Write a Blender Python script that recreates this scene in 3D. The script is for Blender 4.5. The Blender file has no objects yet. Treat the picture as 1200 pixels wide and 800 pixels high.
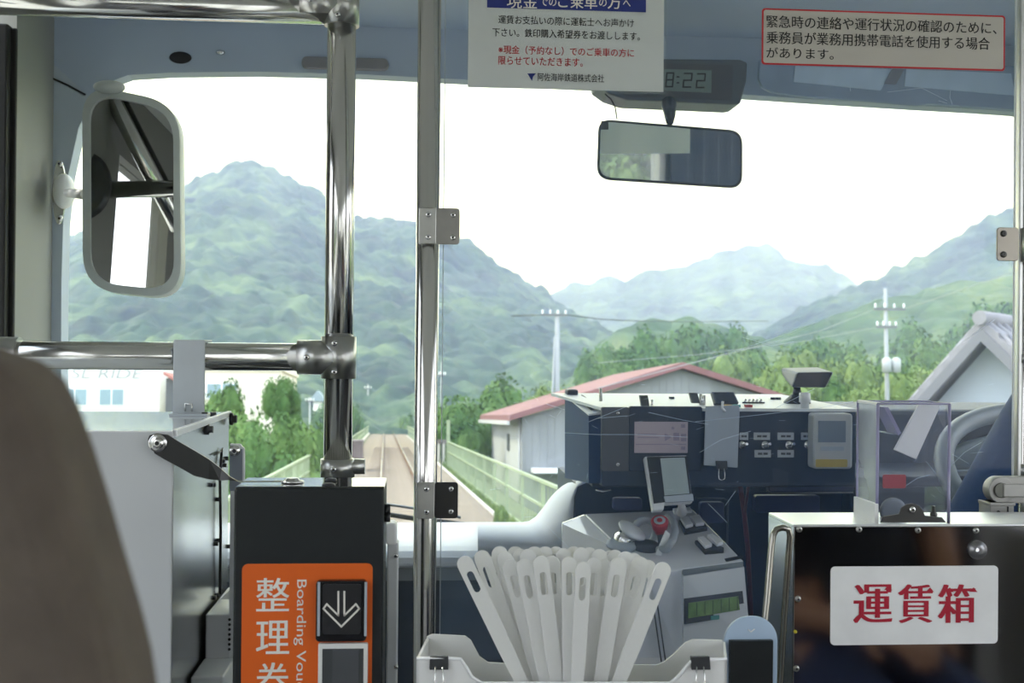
import bpy, bmesh, math, random
from mathutils import Vector, Matrix, noise
random.seed(7)
S = bpy.context.scene
COL = S.collection
R = math.radians

# ------------------------------------------------------------------ camera
F = 1350.0
CAM = Vector((0, 0, 1.25))
cd = bpy.data.cameras.new('camera'); cam = bpy.data.objects.new('camera', cd); COL.objects.link(cam)
cd.sensor_width = 36.0; cd.lens = F/1200*36.0; cd.clip_start = 0.02; cd.clip_end = 6000
cam.matrix_world = Matrix.Translation(CAM) @ Matrix.Rotation(R(-4.32), 4, 'Z') @ Matrix.Rotation(R(90.2), 4, 'X') @ Matrix.Rotation(R(0.5), 4, 'Z')
cd.dof.use_dof = True; cd.dof.focus_distance = 1.55; cd.dof.aperture_fstop = 12.5
S.camera = cam
MW = cam.matrix_world.copy()

# ------------------------------------------------------------------ world, sun, exposure
w = bpy.data.worlds.new('overcast_sky'); S.world = w; w.use_nodes = True
nt = w.node_tree; nt.nodes.clear()
wo = nt.nodes.new('ShaderNodeOutputWorld'); bg = nt.nodes.new('ShaderNodeBackground')
tc = nt.nodes.new('ShaderNodeTexCoord'); sp = nt.nodes.new('ShaderNodeSeparateXYZ'); rp = nt.nodes.new('ShaderNodeValToRGB')
nt.links.new(tc.outputs['Generated'], sp.inputs[0]); nt.links.new(sp.outputs['Z'], rp.inputs[0])
rp.color_ramp.elements[0].position = 0.0; rp.color_ramp.elements[0].color = (1, 1, 1, 1)
rp.color_ramp.elements[1].position = 0.9; rp.color_ramp.elements[1].color = (.72, .86, 1, 1)
nt.links.new(rp.outputs[0], bg.inputs[0]); bg.inputs[1].default_value = 2.3
nt.links.new(bg.outputs[0], wo.inputs[0])
sd = bpy.data.lights.new('hazy_sun', 'SUN'); sun = bpy.data.objects.new('hazy_sun', sd); COL.objects.link(sun)
sd.energy = 2.6; sd.angle = R(9); sd.color = (1, .96, .9)
sun.rotation_euler = (R(-14), R(-44), 0)
S.view_settings.view_transform = 'Standard'; S.view_settings.look = 'None'
S.view_settings.exposure = 0.75; S.view_settings.gamma = 1.0; S.view_settings.use_curve_mapping = False
S.cycles.use_denoising = True
S.cycles.max_bounces = 12; S.cycles.diffuse_bounces = 4; S.cycles.glossy_bounces = 5
S.cycles.transparent_max_bounces = 24; S.cycles.transmission_bounces = 8; S.cycles.volume_bounces = 1
S.cycles.caustics_reflective = False; S.cycles.caustics_refractive = False

# ------------------------------------------------------------------ pixel helpers (1200x800 frame -> real plane)
def ray(px, py):
    d = Vector(((px-600)/F, -(py-400)/F, -1.0))
    return (MW.to_3x3() @ d).normalized()
def P(px, py, Y):
    """point of the plane y=Y (bus frame) that shows at the pixel"""
    d = ray(px, py); return CAM + d*((Y-CAM.y)/d.y)
def PP(px, py, pt, n):
    d = ray(px, py); return CAM + d*((pt-CAM).dot(n)/d.dot(n))

# outdoor frame: level ground; the railcar is pitched nose up and yawed against it
OUT = Matrix.Translation(CAM) @ Matrix.Rotation(R(1.95), 4, 'Z') @ Matrix.Rotation(R(-3.5), 4, 'X')
OI = OUT.inverted()
GZ = -1.87            # rail level below the camera in the outdoor frame
def O(px, py, Y):
    d = (OI.to_3x3() @ ray(px, py)); return d*(Y/d.y)

# ------------------------------------------------------------------ materials
MATS = {}
def mat(name, col, rough=.5, metal=0.0, var=.06, scale=20, bump=0.0, bscale=80, spec=.5, coat=0, stretch=None, trans=0, col2=None):
    if name in MATS: return MATS[name]
    m = bpy.data.materials.new(name); m.use_nodes = True; n = m.node_tree
    b = n.nodes['Principled BSDF']
    b.inputs['Roughness'].default_value = rough; b.inputs['Metallic'].default_value = metal
    b.inputs['Specular IOR Level'].default_value = spec
    b.inputs['Coat Weight'].default_value = coat; b.inputs['Coat Roughness'].default_value = .04
    b.inputs['Transmission Weight'].default_value = trans
    t = n.nodes.new('ShaderNodeTexCoord'); mp = n.nodes.new('ShaderNodeMapping')
    if stretch: mp.inputs['Scale'].default_value = stretch
    n.links.new(t.outputs['Object'], mp.inputs[0])
    nz = n.nodes.new('ShaderNodeTexNoise'); nz.inputs['Scale'].default_value = scale; nz.inputs['Detail'].default_value = 5
    n.links.new(mp.outputs[0], nz.inputs[0])
    r = n.nodes.new('ShaderNodeValToRGB'); r.color_ramp.elements[0].position = .3; r.color_ramp.elements[1].position = .7
    a = tuple(max(0, c*(1-var)) for c in col); c2 = col2 or tuple(min(1, c*(1+var)) for c in col)
    r.color_ramp.elements[0].color = (*a, 1); r.color_ramp.elements[1].color = (*c2, 1)
    n.links.new(nz.outputs['Fac'], r.inputs[0]); n.links.new(r.outputs[0], b.inputs['Base Color'])
    if bump:
        n2 = n.nodes.new('ShaderNodeTexNoise'); n2.inputs['Scale'].default_value = bscale; n2.inputs['Detail'].default_value = 4
        n.links.new(mp.outputs[0], n2.inputs[0])
        bp = n.nodes.new('ShaderNodeBump'); bp.inputs['Strength'].default_value = bump; bp.inputs['Distance'].default_value = .01
        n.links.new(n2.outputs['Fac'], bp.inputs['Height']); n.links.new(bp.outputs[0], b.inputs['Normal'])
    MATS[name] = m; return m
def glassy(name, tint=(.97, .985, .99), dust_veil=.03, dust_veil_col=(.8, .87, .95), rough=.0, ior=1.45, refl=1.0):
    if name in MATS: return MATS[name]
    m = bpy.data.materials.new(name); m.use_nodes = True; n = m.node_tree; n.nodes.clear()
    o = n.nodes.new('ShaderNodeOutputMaterial')
    tr = n.nodes.new('ShaderNodeBsdfTransparent'); tr.inputs[0].default_value = (*tint, 1)
    gl = n.nodes.new('ShaderNodeBsdfGlossy'); gl.inputs['Roughness'].default_value = rough
    fr = n.nodes.new('ShaderNodeFresnel'); fr.inputs[0].default_value = ior
    mu = n.nodes.new('ShaderNodeMath'); mu.operation = 'MULTIPLY'; mu.inputs[1].default_value = refl
    ge = n.nodes.new('ShaderNodeNewGeometry'); bf = n.nodes.new('ShaderNodeMath'); bf.operation = 'SUBTRACT'; bf.inputs[0].default_value = 1.0
    n.links.new(ge.outputs['Backfacing'], bf.inputs[1]); m0 = n.nodes.new('ShaderNodeMath'); m0.operation = 'MULTIPLY'
    n.links.new(bf.outputs[0], m0.inputs[0]); n.links.new(fr.outputs[0], m0.inputs[1]); n.links.new(m0.outputs[0], mu.inputs[0])
    mx = n.nodes.new('ShaderNodeMixShader'); n.links.new(mu.outputs[0], mx.inputs[0])
    n.links.new(tr.outputs[0], mx.inputs[1]); n.links.new(gl.outputs[0], mx.inputs[2])
    df = n.nodes.new('ShaderNodeBsdfDiffuse'); df.inputs[0].default_value = (*dust_veil_col, 1)
    tl = n.nodes.new('ShaderNodeBsdfTranslucent'); tl.inputs[0].default_value = (*dust_veil_col, 1)
    ad = n.nodes.new('ShaderNodeMixShader'); ad.inputs[0].default_value = .5
    n.links.new(df.outputs[0], ad.inputs[1]); n.links.new(tl.outputs[0], ad.inputs[2])
    t = n.nodes.new('ShaderNodeTexCoord'); nz = n.nodes.new('ShaderNodeTexNoise'); nz.inputs['Scale'].default_value = 6; nz.inputs['Detail'].default_value = 6
    n.links.new(t.outputs['Object'], nz.inputs[0])
    m2 = n.nodes.new('ShaderNodeMath'); m2.operation = 'MULTIPLY'; m2.inputs[1].default_value = dust_veil*2
    n.links.new(nz.outputs['Fac'], m2.inputs[0])
    mx2 = n.nodes.new('ShaderNodeMixShader'); n.links.new(m2.outputs[0], mx2.inputs[0])
    n.links.new(mx.outputs[0], mx2.inputs[1]); n.links.new(ad.outputs[0], mx2.inputs[2])
    n.links.new(mx2.outputs[0], o.inputs[0])
    MATS[name] = m; return m

STEEL = mat('polished_stainless_steel', (.70, .69, .67), .15, 1, .05, 6, stretch=(8, 8, .6))
STEELH = mat('polished_stainless_rail', (.68, .68, .66), .16, 1, .05, 6, stretch=(.6, 8, 8))
FITTING = mat('cast_steel_fitting', (.50, .50, .48), .30, 1, .08, 30, bump=.05)
SCREW = mat('bright_screw_steel', (.75, .75, .74), .2, 1, .05)
DARKHOLE = mat('dark_recess', (.012, .012, .014), .5)
SHEET = mat('painted_sheet_metal_grey', (.66, .68, .70), .42, 0, .03, 5, spec=.4)
SHEETW = mat('painted_sheet_metal_white', (.80, .83, .85), .35, 0, .03, 5)
BRUSHED = mat('brushed_steel_plate', (.66, .68, .70), .24, 1, .05, 4, stretch=(1, 1, 14))
TOPSTEEL = mat('bright_steel_top_plate', (.85, .87, .88), .3, .85, .04, 8)
BLACKP = mat('black_powder_coat', (.012, .015, .017), .38, 0, .1, 60, spec=.4)
BLACKG = mat('dark_glossy_plate', (.25, .245, .245), .07, 1, .05, 10)
BLACKPL = mat('black_plastic', (.02, .022, .026), .45, 0, .1, 50)
BRACKET = mat('dark_bracket_steel', (.10, .10, .10), .32, .8, .1, 30)
HINGE = mat('hinge_plate_steel', (.34, .33, .31), .38, 1, .1, 30)
HEADER = mat('blue_grey_trim_panel', (.44, .52, .64), .6, 0, .03, 4, bump=.04, bscale=400)
PILLAR = mat('grey_beige_trim_panel', (.27, .275, .255), .6, 0, .03, 4, bump=.04, bscale=400)
PILLARB = mat('pale_blue_grey_trim', (.48, .55, .63), .55, 0, .03, 4)
RUBBER = mat('black_rubber', (.012, .012, .013), .6, 0, .1, 30)
INTW = mat('interior_side_panel', (.66, .65, .62), .6, 0, .04, 3)
CEIL = mat('interior_ceiling_panel', (.70, .71, .72), .6, 0, .03, 3)
FLOORM = mat('dark_grey_vinyl_floor', (.16, .16, .17), .5, 0, .2, 60)
DASHL = mat('pale_grey_dashboard_plastic', (.60, .64, .70), .5, 0, .03, 8, bump=.03, bscale=500)
DASHD = mat('navy_black_dashboard_plastic', (.018, .027, .05), .5, 0, .15, 8, bump=.05, bscale=300)
CONSOLED = mat('dark_navy_console_metal', (.02, .03, .055), .45, 0, .1, 8)
PLATEG = mat('charcoal_plate', (.075, .08, .09), .5, 0, .1, 12)
CONW = mat('white_metal_desk', (.90, .92, .96), .22, 0, .03, 6, coat=1)
WHITEP = mat('white_plastic', (.88, .89, .90), .35, 0, .03, 10)
TRANSW = mat('milky_white_plastic', (.80, .80, .79), .4, 0, .03, 14)
def milky(name, col, f=.45):
    m = bpy.data.materials.new(name); m.use_nodes = True; n = m.node_tree; b = n.nodes['Principled BSDF']; o = n.nodes['Material Output']
    b.inputs['Base Color'].default_value = (*col, 1); b.inputs['Roughness'].default_value = .35
    tl = n.nodes.new('ShaderNodeBsdfTranslucent'); mx = n.nodes.new('ShaderNodeMixShader'); mx.inputs[0].default_value = f
    nz = n.nodes.new('ShaderNodeTexNoise'); nz.inputs['Scale'].default_value = 30; r = n.nodes.new('ShaderNodeValToRGB')
    r.color_ramp.elements[0].color = (*[c*.95 for c in col], 1); r.color_ramp.elements[1].color = (*col, 1)
    n.links.new(nz.outputs[0], r.inputs[0]); n.links.new(r.outputs[0], b.inputs['Base Color']); n.links.new(r.outputs[0], tl.inputs[0])
    n.links.new(b.outputs[0], mx.inputs[1]); n.links.new(tl.outputs[0], mx.inputs[2]); n.links.new(mx.outputs[0], o.inputs[0]); return m
STICK = milky('milky_translucent_plastic', (.93, .93, .92))
PAPER = mat('white_paper', (.84, .84, .81), .6, 0, .02, 10)
INKB = mat('black_ink', (.012, .012, .012), .5)
INKN = mat('navy_ink', (.02, .035, .22), .5)
INKR = mat('red_ink', (.55, .02, .03), .5)
INKW = mat('cream_white_ink', (.85, .82, .76), .5)
CRIMSON = mat('crimson_lettering', (.42, .008, .03), .45)
ORANGE = mat('orange_label_vinyl', (.80, .13, .008), .38, 0, .03, 10)
GLASS = glassy('windscreen_glass', (.965, .98, .985), .012)
SGLASS = glassy('side_window_glass', (.88, .885, .89), .01)
ACR = glassy('clear_acrylic_sheet', (.985, .99, .995), .036, (.30, .50, .92), refl=.8)  # blue diffuse layer paints in a reflected-window veil on top of the dust
ACRB = glassy('clear_acrylic_box', (.965, .97, .99), .035, (.75, .8, .95))
ACRE = mat('acrylic_cut_edge', (.55, .62, .68), .2, 0, .05, 20, trans=.3)
ACRP = mat('violet_tinted_acrylic_edge', (.50, .48, .74), .2, 0, .05, 20, trans=.4)
VISOR = glassy('blue_tinted_visor', (.45, .58, .78), .18, (.45, .55, .75))
MIRR = mat('mirror_silver', (.88, .9, .9), .01, 1, .0)
GREYC = mat('grey_card', (.42, .47, .53), .55, 0, .03, 10)
SEATF = mat('brown_seat_fabric', (.115, .092, .075), .9, 0, .12, 60, bump=.2, bscale=400)
WHEELM = mat('grey_steering_wheel_rim', (.20, .23, .25), .38, 0, .05, 20)

# ------------------------------------------------------------------ mesh builder
class MB:
    def __init__(s): s.b = bmesh.new()
    def poly(s, pts):
        vs = [s.b.verts.new(p) for p in pts]
        try: s.b.faces.new(vs)
        except ValueError: pass
        return s
    def hexa(s, A, B):
        """solid between two polygons of equal count"""
        n = len(A); a = [s.b.verts.new(p) for p in A]; b = [s.b.verts.new(p) for p in B]
        s.b.faces.new(a); s.b.faces.new(list(reversed(b)))
        for i in range(n): s.b.faces.new([a[i], b[i], b[(i+1) % n], a[(i+1) % n]])
        return s
    def box(s, x0, x1, y0, y1, z0, z1):
        A = [Vector((x0, y0, z0)), Vector((x1, y0, z0)), Vector((x1, y0, z1)), Vector((x0, y0, z1))]
        return s.hexa(A, [p+Vector((0, y1-y0, 0)) for p in A])
    def ext(s, pts, d):
        d = Vector(d); return s.hexa([Vector(p) for p in pts], [Vector(p)+d for p in pts])
    def cyl(s, a, b, r, r2=None, n=20, cap=True):
        a = Vector(a); b = Vector(b); r2 = r if r2 is None else r2
        d = (b-a).normalized(); u = d.orthogonal().normalized(); v = d.cross(u)
        A = []; B = []
        for i in range(n):
            t = 2*math.pi*i/n; k = u*math.cos(t)+v*math.sin(t)
            A.append(s.b.verts.new(a+k*r)); B.append(s.b.verts.new(b+k*r2))
        for i in range(n):
            f = s.b.faces.new([A[i], A[(i+1) % n], B[(i+1) % n], B[i]]); f.smooth = True
        if cap: s.b.faces.new(list(reversed(A))); s.b.faces.new(B)
        return s
    def tube(s, pts, r, n=10, closed=False):
        pts = [Vector(p) for p in pts]; m = len(pts); rings = []
        rr = r if isinstance(r, (list, tuple)) else [r]*m
        up = None
        for i, p in enumerate(pts):
            if closed: d = pts[(i+1) % m]-pts[i-1]
            else: d = pts[min(i+1, m-1)]-pts[max(i-1, 0)]
            d.normalize()
            if up is None: up = d.orthogonal().normalized()
            up = (up-d*up.dot(d)).normalized(); v = d.cross(up)
            rings.append([s.b.verts.new(p+(up*math.cos(2*math.pi*k/n)+v*math.sin(2*math.pi*k/n))*rr[i]) for k in range(n)])
        for i in range(m if closed else m-1):
            a, b = rings[i], rings[(i+1) % m]
            for k in range(n):
                f = s.b.faces.new([a[k], a[(k+1) % n], b[(k+1) % n], b[k]]); f.smooth = True
        if not closed: s.b.faces.new(list(reversed(rings[0]))); s.b.faces.new(rings[-1])
        return s
    def ell(s, c, rx, ry, rz, seg=24, rings=14):
        m = Matrix.Translation(Vector(c)) @ Matrix.Diagonal((rx, ry, rz, 1))
        g = bmesh.ops.create_uvsphere(s.b, u_segments=seg, v_segments=rings, radius=1, matrix=m)
        for v in g['verts']:
            for f in v.link_faces: f.smooth = True
        return s
    def lathe(s, c, axis, prof, n=28):
        """prof: list of (distance along axis, radius)"""
        c = Vector(c); d = Vector(axis).normalized(); u = d.orthogonal().normalized(); v = d.cross(u); rings = []
        for h, r in prof:
            rings.append([s.b.verts.new(c+d*h+(u*math.cos(2*math.pi*k/n)+v*math.sin(2*math.pi*k/n))*max(r, 1e-5)) for k in range(n)])
        for a, b in zip(rings, rings[1:]):
            for k in range(n):
                f = s.b.faces.new([a[k], a[(k+1) % n], b[(k+1) % n], b[k]]); f.smooth = True
        s.b.faces.new(list(reversed(rings[0]))); s.b.faces.new(rings[-1])
        return s

ORG = {}
def prop(o, label=None, cat=None, group=None, kind=None):
    if label: o['label'] = label
    if cat: o['category'] = cat
    if group: o['group'] = group
    if kind: o['kind'] = kind
    return o
def thing(name, label, cat, base, group=None, frame=None, kind=None):
    o = bpy.data.objects.new(name, None); COL.objects.link(o); o.empty_display_size = .05
    base = Vector(base); ORG[o.name] = base
    o.matrix_world = (frame or Matrix.Identity(4)) @ Matrix.Translation(base)
    return prop(o, label, cat, group, kind)
def build(name, mb, m, parent=None, base=None, frame=None, bevel=0, label=None, seg=2, smooth=False, **kw):
    if isinstance(mb, MB):
        bmesh.ops.recalc_face_normals(mb.b, faces=mb.b.faces)
        me = bpy.data.meshes.new(name); mb.b.to_mesh(me); mb.b.free()
    else: me = mb
    o = bpy.data.objects.new(name, me); COL.objects.link(o)
    if parent is not None: base = ORG[parent.name]
    elif base is None:
        cs = [v.co for v in me.vertices]
        base = Vector((sum(c.x for c in cs)/len(cs), sum(c.y for c in cs)/len(cs), min(c.z for c in cs)))
    base = Vector(base)
    me.transform(Matrix.Translation(-base)); ORG[o.name] = base
    if m: me.materials.append(m)
    if parent is not None: o.parent = parent
    else: o.matrix_world = (frame or Matrix.Identity(4)) @ Matrix.Translation(base)
    if smooth:
        for p in me.polygons: p.use_smooth = True
    if bevel:
        bv = o.modifiers.new('bevel', 'BEVEL'); bv.width = bevel; bv.segments = seg; bv.limit_method = 'ANGLE'; bv.angle_limit = R(40)
        bv.harden_normals = False
    return prop(o, label, **kw)
def struct(name, mb, m, **k):
    return build(name, mb, m, kind='structure', **k)
def rrect(x0, x1, z0, z1, y, r, n=6):
    """rounded rectangle outline in an xz plane"""
    out = []
    for cx, cz, a0 in ((x1-r, z1-r, 0), (x0+r, z1-r, 90), (x0+r, z0+r, 180), (x1-r, z0+r, 270)):
        for i in range(n+1):
            t = R(a0+90*i/n); out.append(Vector((cx+r*math.cos(t), y, cz+r*math.sin(t))))
    return out
def pxr(px0, px1, py0, py1, Y):
    """pixel box -> x0,x1,z0,z1 of the upright rectangle at depth Y"""
    a = P(px0, (py0+py1)/2, Y); b = P(px1, (py0+py1)/2, Y); c = P((px0+px1)/2, py1, Y); d = P((px0+px1)/2, py0, Y)
    return a.x, b.x, c.z, d.z
def screw(parent, c, r=.004, name='screw', m=None, n=(0, -1, 0)):
    c = Vector(c); n = Vector(n)
    o = build(name, MB().lathe(c, n, [(0, r), (r*.35, r*.95), (r*.6, r*.6), (r*.62, r*.45)], 16), m or SCREW, parent)
    build('screw_socket', MB().cyl(c+n*r*.6, c+n*r*.66, r*.38, n=6), DARKHOLE, o)
    return o
def text_mesh(txt, smear=0.0, shear=0):
    cu = bpy.data.curves.new('lettering', 'FONT'); cu.body = txt; cu.size = 1; cu.resolution_u = 3
    smear = abs(smear)
    t = bpy.data.objects.new('t', cu); COL.objects.link(t)
    dg = bpy.context.evaluated_depsgraph_get(); dg.update()
    me = bpy.data.meshes.new_from_object(t.evaluated_get(dg))
    bpy.data.objects.remove(t); bpy.data.curves.remove(cu)
    if smear > 0:
        bm = bmesh.new(); bm.from_mesh(me)
        bm2 = bmesh.new(); bm2.from_mesh(me)
        src = bpy.data.meshes.new('s'); bm2.to_mesh(src); bm2.free()
        k = 5 if smear > .03 else 2
        for i in range(1, k+1):
            c = src.copy(); c.transform(Matrix.Translation((smear*i/k, 0, i*4e-5)))
            bm.from_mesh(c); bpy.data.meshes.remove(c)
        bm.to_mesh(me); bm.free()
    return me
def lettering(txt, x0, x1, z0, z1, y, m, parent, smear=0.0, rot=0, name='lettering', thick=.0003):
    """fit the text to the box; facing -y"""
    me = text_mesh(txt, smear)
    xs = [v.co.x for v in me.vertices]; ys = [v.co.y for v in me.vertices]
    if not xs: return None
    if rot:   # turned clockwise: reads downwards
        me.transform(Matrix.Rotation(R(-90), 4, 'Z')); xs = [v.co.x for v in me.vertices]; ys = [v.co.y for v in me.vertices]
    a, b, c, d = min(xs), max(xs), min(ys), max(ys)
    for v in me.vertices:
        u = (v.co.x-a)/(b-a); t = (v.co.y-c)/(d-c)
        v.co = Vector((x0+(x1-x0)*u, y-v.co.z, z0+(z1-z0)*t))
    return build(name, me, m, parent)

# ================================================================== CABIN SHELL
XL, XR, YB = -.80, 1.52, -4.6
CZ = 1.97
struct('floor', MB().box(XL-.05, XR+.05, YB, 2.70, -.06, 0), FLOORM)
struct('ceiling', MB().box(XL-.05, XR+.05, YB, 2.42, CZ, CZ+.05), CEIL)
# front trim with the big rounded windscreen opening (left edge and top edge follow the photo)
YF = 2.54
open_px = [(72, 640), (72, 560), (71.5, 420), (72, 330), (74, 262), (80, 205), (92, 150), (108, 116), (128, 96), (150, 88), (200, 85), (300, 84), (420, 87), (500, 91), (620, 97),
           (740, 103), (860, 110), (980, 118), (1080, 124), (1150, 128), (1195, 131)]
op = [P(x, y, YF) for x, y in open_px]
XRW = 1.49
op += [Vector((1.43, YF, op[-1].z-.012)), Vector((1.475, YF, op[-1].z-.04)), Vector((XRW, YF, op[-1].z-.12)), Vector((XRW, YF, op[0].z))]
def ring_face(mb, inner, x0, x1, z0, z1, y0, y1):
    """band between an opening outline (left-bottom round to right-bottom) and the rectangle around it"""
    outer = []
    for p in inner:
        cx = (inner[0].x+inner[-1].x)/2; cz = inner[0].z
        if p.z <= cz+.02: q = Vector((x0 if p.x < cx else x1, 0, p.z))
        else:
            dx, dz = p.x-cx, p.z-cz
            k = min(((x1-cx) if dx > 0 else (x0-cx))/dx if abs(dx) > 1e-6 else 1e9, (z1-cz)/dz)
            q = Vector((cx+dx*k, 0, cz+dz*k))
        outer.append(q)
    for i in range(len(inner)-1):
        a, b = inner[i], inner[i+1]; c, d = outer[i+1], outer[i]
        q = [Vector((v.x, y0, v.z)) for v in (a, b, c, d)]
        mb.hexa(q, [Vector((v.x, y1, v.z)) for v in (a, b, c, d)])
def frame_part(idx0, idx1, name, m):
    mb = MB(); ring_face(mb, op[idx0:idx1+1] if False else op, XL-.02, XR+.02, 0, CZ+.02, YF, YF+.06)
    return struct(name, mb, m)
mbf = MB(); ring_face(mbf, op, XL-.02, XR+.02, 0, CZ+.02, YF, YF+.05)
bmesh.ops.remove_doubles(mbf.b, verts=mbf.b.verts, dist=1e-5)
fr1 = struct('trim_1', mbf, HEADER)
fr1.data.materials.append(PILLARB)
zseam = P(90, 104, YF).z
for p_ in fr1.data.polygons:
    if p_.center.x+ORG['trim_1'].x < P(110, 300, YF).x and p_.center.z+ORG['trim_1'].z < zseam: p_.material_index = 1
# header cove: slopes from the windscreen head up and back to the ceiling
zt = P(600, 30, YF).z
mbh = MB().hexa([Vector((XL, YF-.001, 1.945)), Vector((XL, YF-.001, CZ)), Vector((XL, 2.28, CZ))], [Vector((XR, YF-.001, 1.945)), Vector((XR, YF-.001, CZ)), Vector((XR, 2.28, CZ))])
struct('trim_2', mbh, HEADER)
# left pillar: beige inner wall, then a pale rounded edge into the screen frame
def wallY(px, X): # depth where the plane x=X shows at that pixel column
    d = ray(px, 300); return X/d.x*d.y
struct('trim_3', MB().box(XL-.04, XL, wallY(17, XL), YF, 0, CZ), PILLAR)
edge = []
x_in = P(72, 400, YF).x
mbp = MB()
prof = []
for i in range(9):
    t = i/8*math.pi/2
    prof.append((XL+(x_in-.002-XL)*math.sin(t)**1.0, 2.335+(YF-2.335)*(1-math.cos(t))))
# seam between roof trim and pillar trim
struct('trim_5', MB().tube([P(17, 88, wallY(17, XL)+.0), P(57, 91, YF-.01), P(62, 92, YF-.003), P(80, 100, YF-.003), P(100, 111, YF-.003)], .0022, 6), DARKHOLE)
# black rubber door seal
y0, y1 = wallY(5, XL+.01), wallY(17, XL+.01)
struct('trim_6', MB().box(XL-.01, XL+.012, y0, y1, .05, P(12, 22, 2.2).z), RUBBER, bevel=.004)
struct('trim_7', MB().box(XL-.01, XL+.022, y0+.018, y0+.028, .05, P(12, 24, 2.2).z), RUBBER, bevel=.003)
# side walls with window bands
def side(X, sgn, name, spans, zlo, zhi, y0, y1):
    mb = MB(); a, b = (X-.05, X) if sgn < 0 else (X, X+.05)
    mb.box(a, b, y0, y1, 0, zlo); mb.box(a, b, y0, y1, zhi, CZ)
    ys = [y0]+[v for s_ in spans for v in s_]+[y1]
    for i in range(0, len(ys), 2): mb.box(a, b, ys[i], ys[i+1], zlo, zhi)
    struct(name, mb, INTW)
    return (a+b)/2
xm = side(XL, -1, 'wall_left', [(-1.85, -.45), (-.35, .75)], .80, 1.80, YB, .85)
DOORM = mat('dark_grey_door_panel', (.13, .13, .125), .55, 0, .05, 5)
INTW_, INTW = INTW, DOORM
side(XL, -1, 'door_1', [(1.16, 1.49)], .80, 1.80, .85, 2.18)
INTW = INTW_
wn = 1
for s_ in [(-1.85, -.45), (-.35, .75), (1.16, 1.49)]:
    struct('window_%d' % wn, MB().box(xm-.003, xm+.003, s_[0], s_[1], .80, 1.80), SGLASS); wn += 1
xm = side(XR, 1, 'wall_right', [(-4.3, -3.0), (-2.9, -1.5), (-1.4, .1), (.2, 1.2), (1.35, 2.2)], .80, 1.80, YB, YF+.05)
for s_ in [(-4.3, -3.0), (-2.9, -1.5), (-1.4, .1), (.2, 1.2), (1.35, 2.2)]:
    struct('window_%d' % wn, MB().box(xm-.003, xm+.003, s_[0], s_[1], .80, 1.80), SGLASS); wn += 1
mb = MB(); mb.box(XL, XR, YB-.05, YB, 0, .95); mb.box(XL, XR, YB-.05, YB, 1.72, CZ); mb.box(XL, XL+.25, YB-.05, YB, .95, 1.72); mb.box(XR-.25, XR, YB-.05, YB, .95, 1.72)
struct('wall_back', mb, INTW)
struct('window_%d' % wn, MB().box(XL+.25, XR-.25, YB-.03, YB-.024, .95, 1.72), SGLASS); wn += 1
# front wall below the windscreen, and the windscreen pane
zb = P(560, 640, YF).z
struct('wall_front', MB().box(XL-.02, XR+.02, YF+.02, YF+.08, 0, zb+.03), DASHD)
struct('windscreen', MB().hexa([Vector((x_in-.03, YF+.16, zb)), Vector((XRW+.03, YF+.16, zb)), Vector((XRW+.03, YF+.062, CZ-.05)), Vector((x_in-.03, YF+.062, CZ-.05))],
    [Vector((x_in-.03, YF+.165, zb)), Vector((XRW+.03, YF+.165, zb)), Vector((XRW+.03, YF+.067, CZ-.05)), Vector((x_in-.03, YF+.067, CZ-.05))]), GLASS)

# small fittings on the header
c = P(211, 67, YF-.004)
t = thing('speaker_hole', 'small dark oval recess in the blue-grey roof trim above the windscreen', 'vent', c)
build('grille', MB().lathe(c+Vector((0, .004, 0)), (0, -1, 0), [(0, .024), (.003, .023), (.004, .012)], 24), DARKHOLE, t)
t.scale = (1, 1, .55)
c = P(258, 61, YF-.004)
t = thing('trim_clip', 'tiny chrome clip on the blue-grey roof trim', 'clip', c)
build('clip_body', MB().lathe(c+Vector((0, .003, 0)), (0, -1, 0), [(0, .010), (.004, .008), (.006, .003)], 16), SCREW, t)
t.scale = (1, 1, .6)
x0, x1, z0, z1 = pxr(353, 455, 66, 80, YF-.02)
build('recess_handle', MB().ext(rrect(x0, x1, z0, z1, YF-.014, .011), (0, .014, 0)), mat('taupe_trim', (.26, .26, .28), .7), bevel=.003,
      label='low taupe trim strip on the roof trim behind the upright steel posts', cat='trim strip')

# ================================================================== STAINLESS HANDRAILS
YP = 1.55
tl = thing('handrail_frame', 'polished stainless post with upper and lower cross rails above the white box', 'handrail', P(398, 556, YP))
pt = P(399, -60, YP); pb = P(396, 552, YP); xp = P(398, 300, YP).x
rp1 = .0192
build('post', MB().cyl((xp, YP, pb.z), (xp, YP, pt.z), rp1, n=36), STEEL, tl)
zl = P(300, 418, YP).z
build('lower_rail', MB().cyl((XL+.01, YP, zl), (xp-.005, YP, zl), .0185, n=36), STEELH, tl)
zu = P(200, 6, YP).z
build('upper_rail', MB().cyl((XL+.01, YP, zu), (xp-.005, YP, zu), .0192, n=36), STEELH, tl)
def tee(z, parent):
    mb = MB().cyl((xp, YP, z-.028), (xp, YP, z+.028), .0232, n=36).cyl((xp-.054, YP, z), (xp-.005, YP, z), .0232, n=36)
    o = build('tee_fitting', mb, FITTING, parent)
    screw(o, (xp-.040, YP-.0228, z), .004); screw(o, (xp-.004, YP-.0232, z+.019), .004); screw(o, (xp-.004, YP-.0232, z-.019), .004)
tee(zl, tl); tee(P(398, 6, YP).z, tl)
build('end_fitting', MB().cyl((P(-6, 414, YP).x-.05, YP, zl), (P(23, 414, YP).x, YP, zl), .0235, n=36), FITTING, tl)
zbt = P(400, 548, YP).z
o = build('base_fitting', MB().cyl((xp, YP, zbt-.012), (xp, YP, zbt+.012), .0228, n=36).cyl((xp, YP, zbt+.002), (xp+.036, YP, zbt+.002), .0105, n=24), FITTING, tl)
screw(o, (xp-.004, YP-.0228, zbt), .004)
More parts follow.
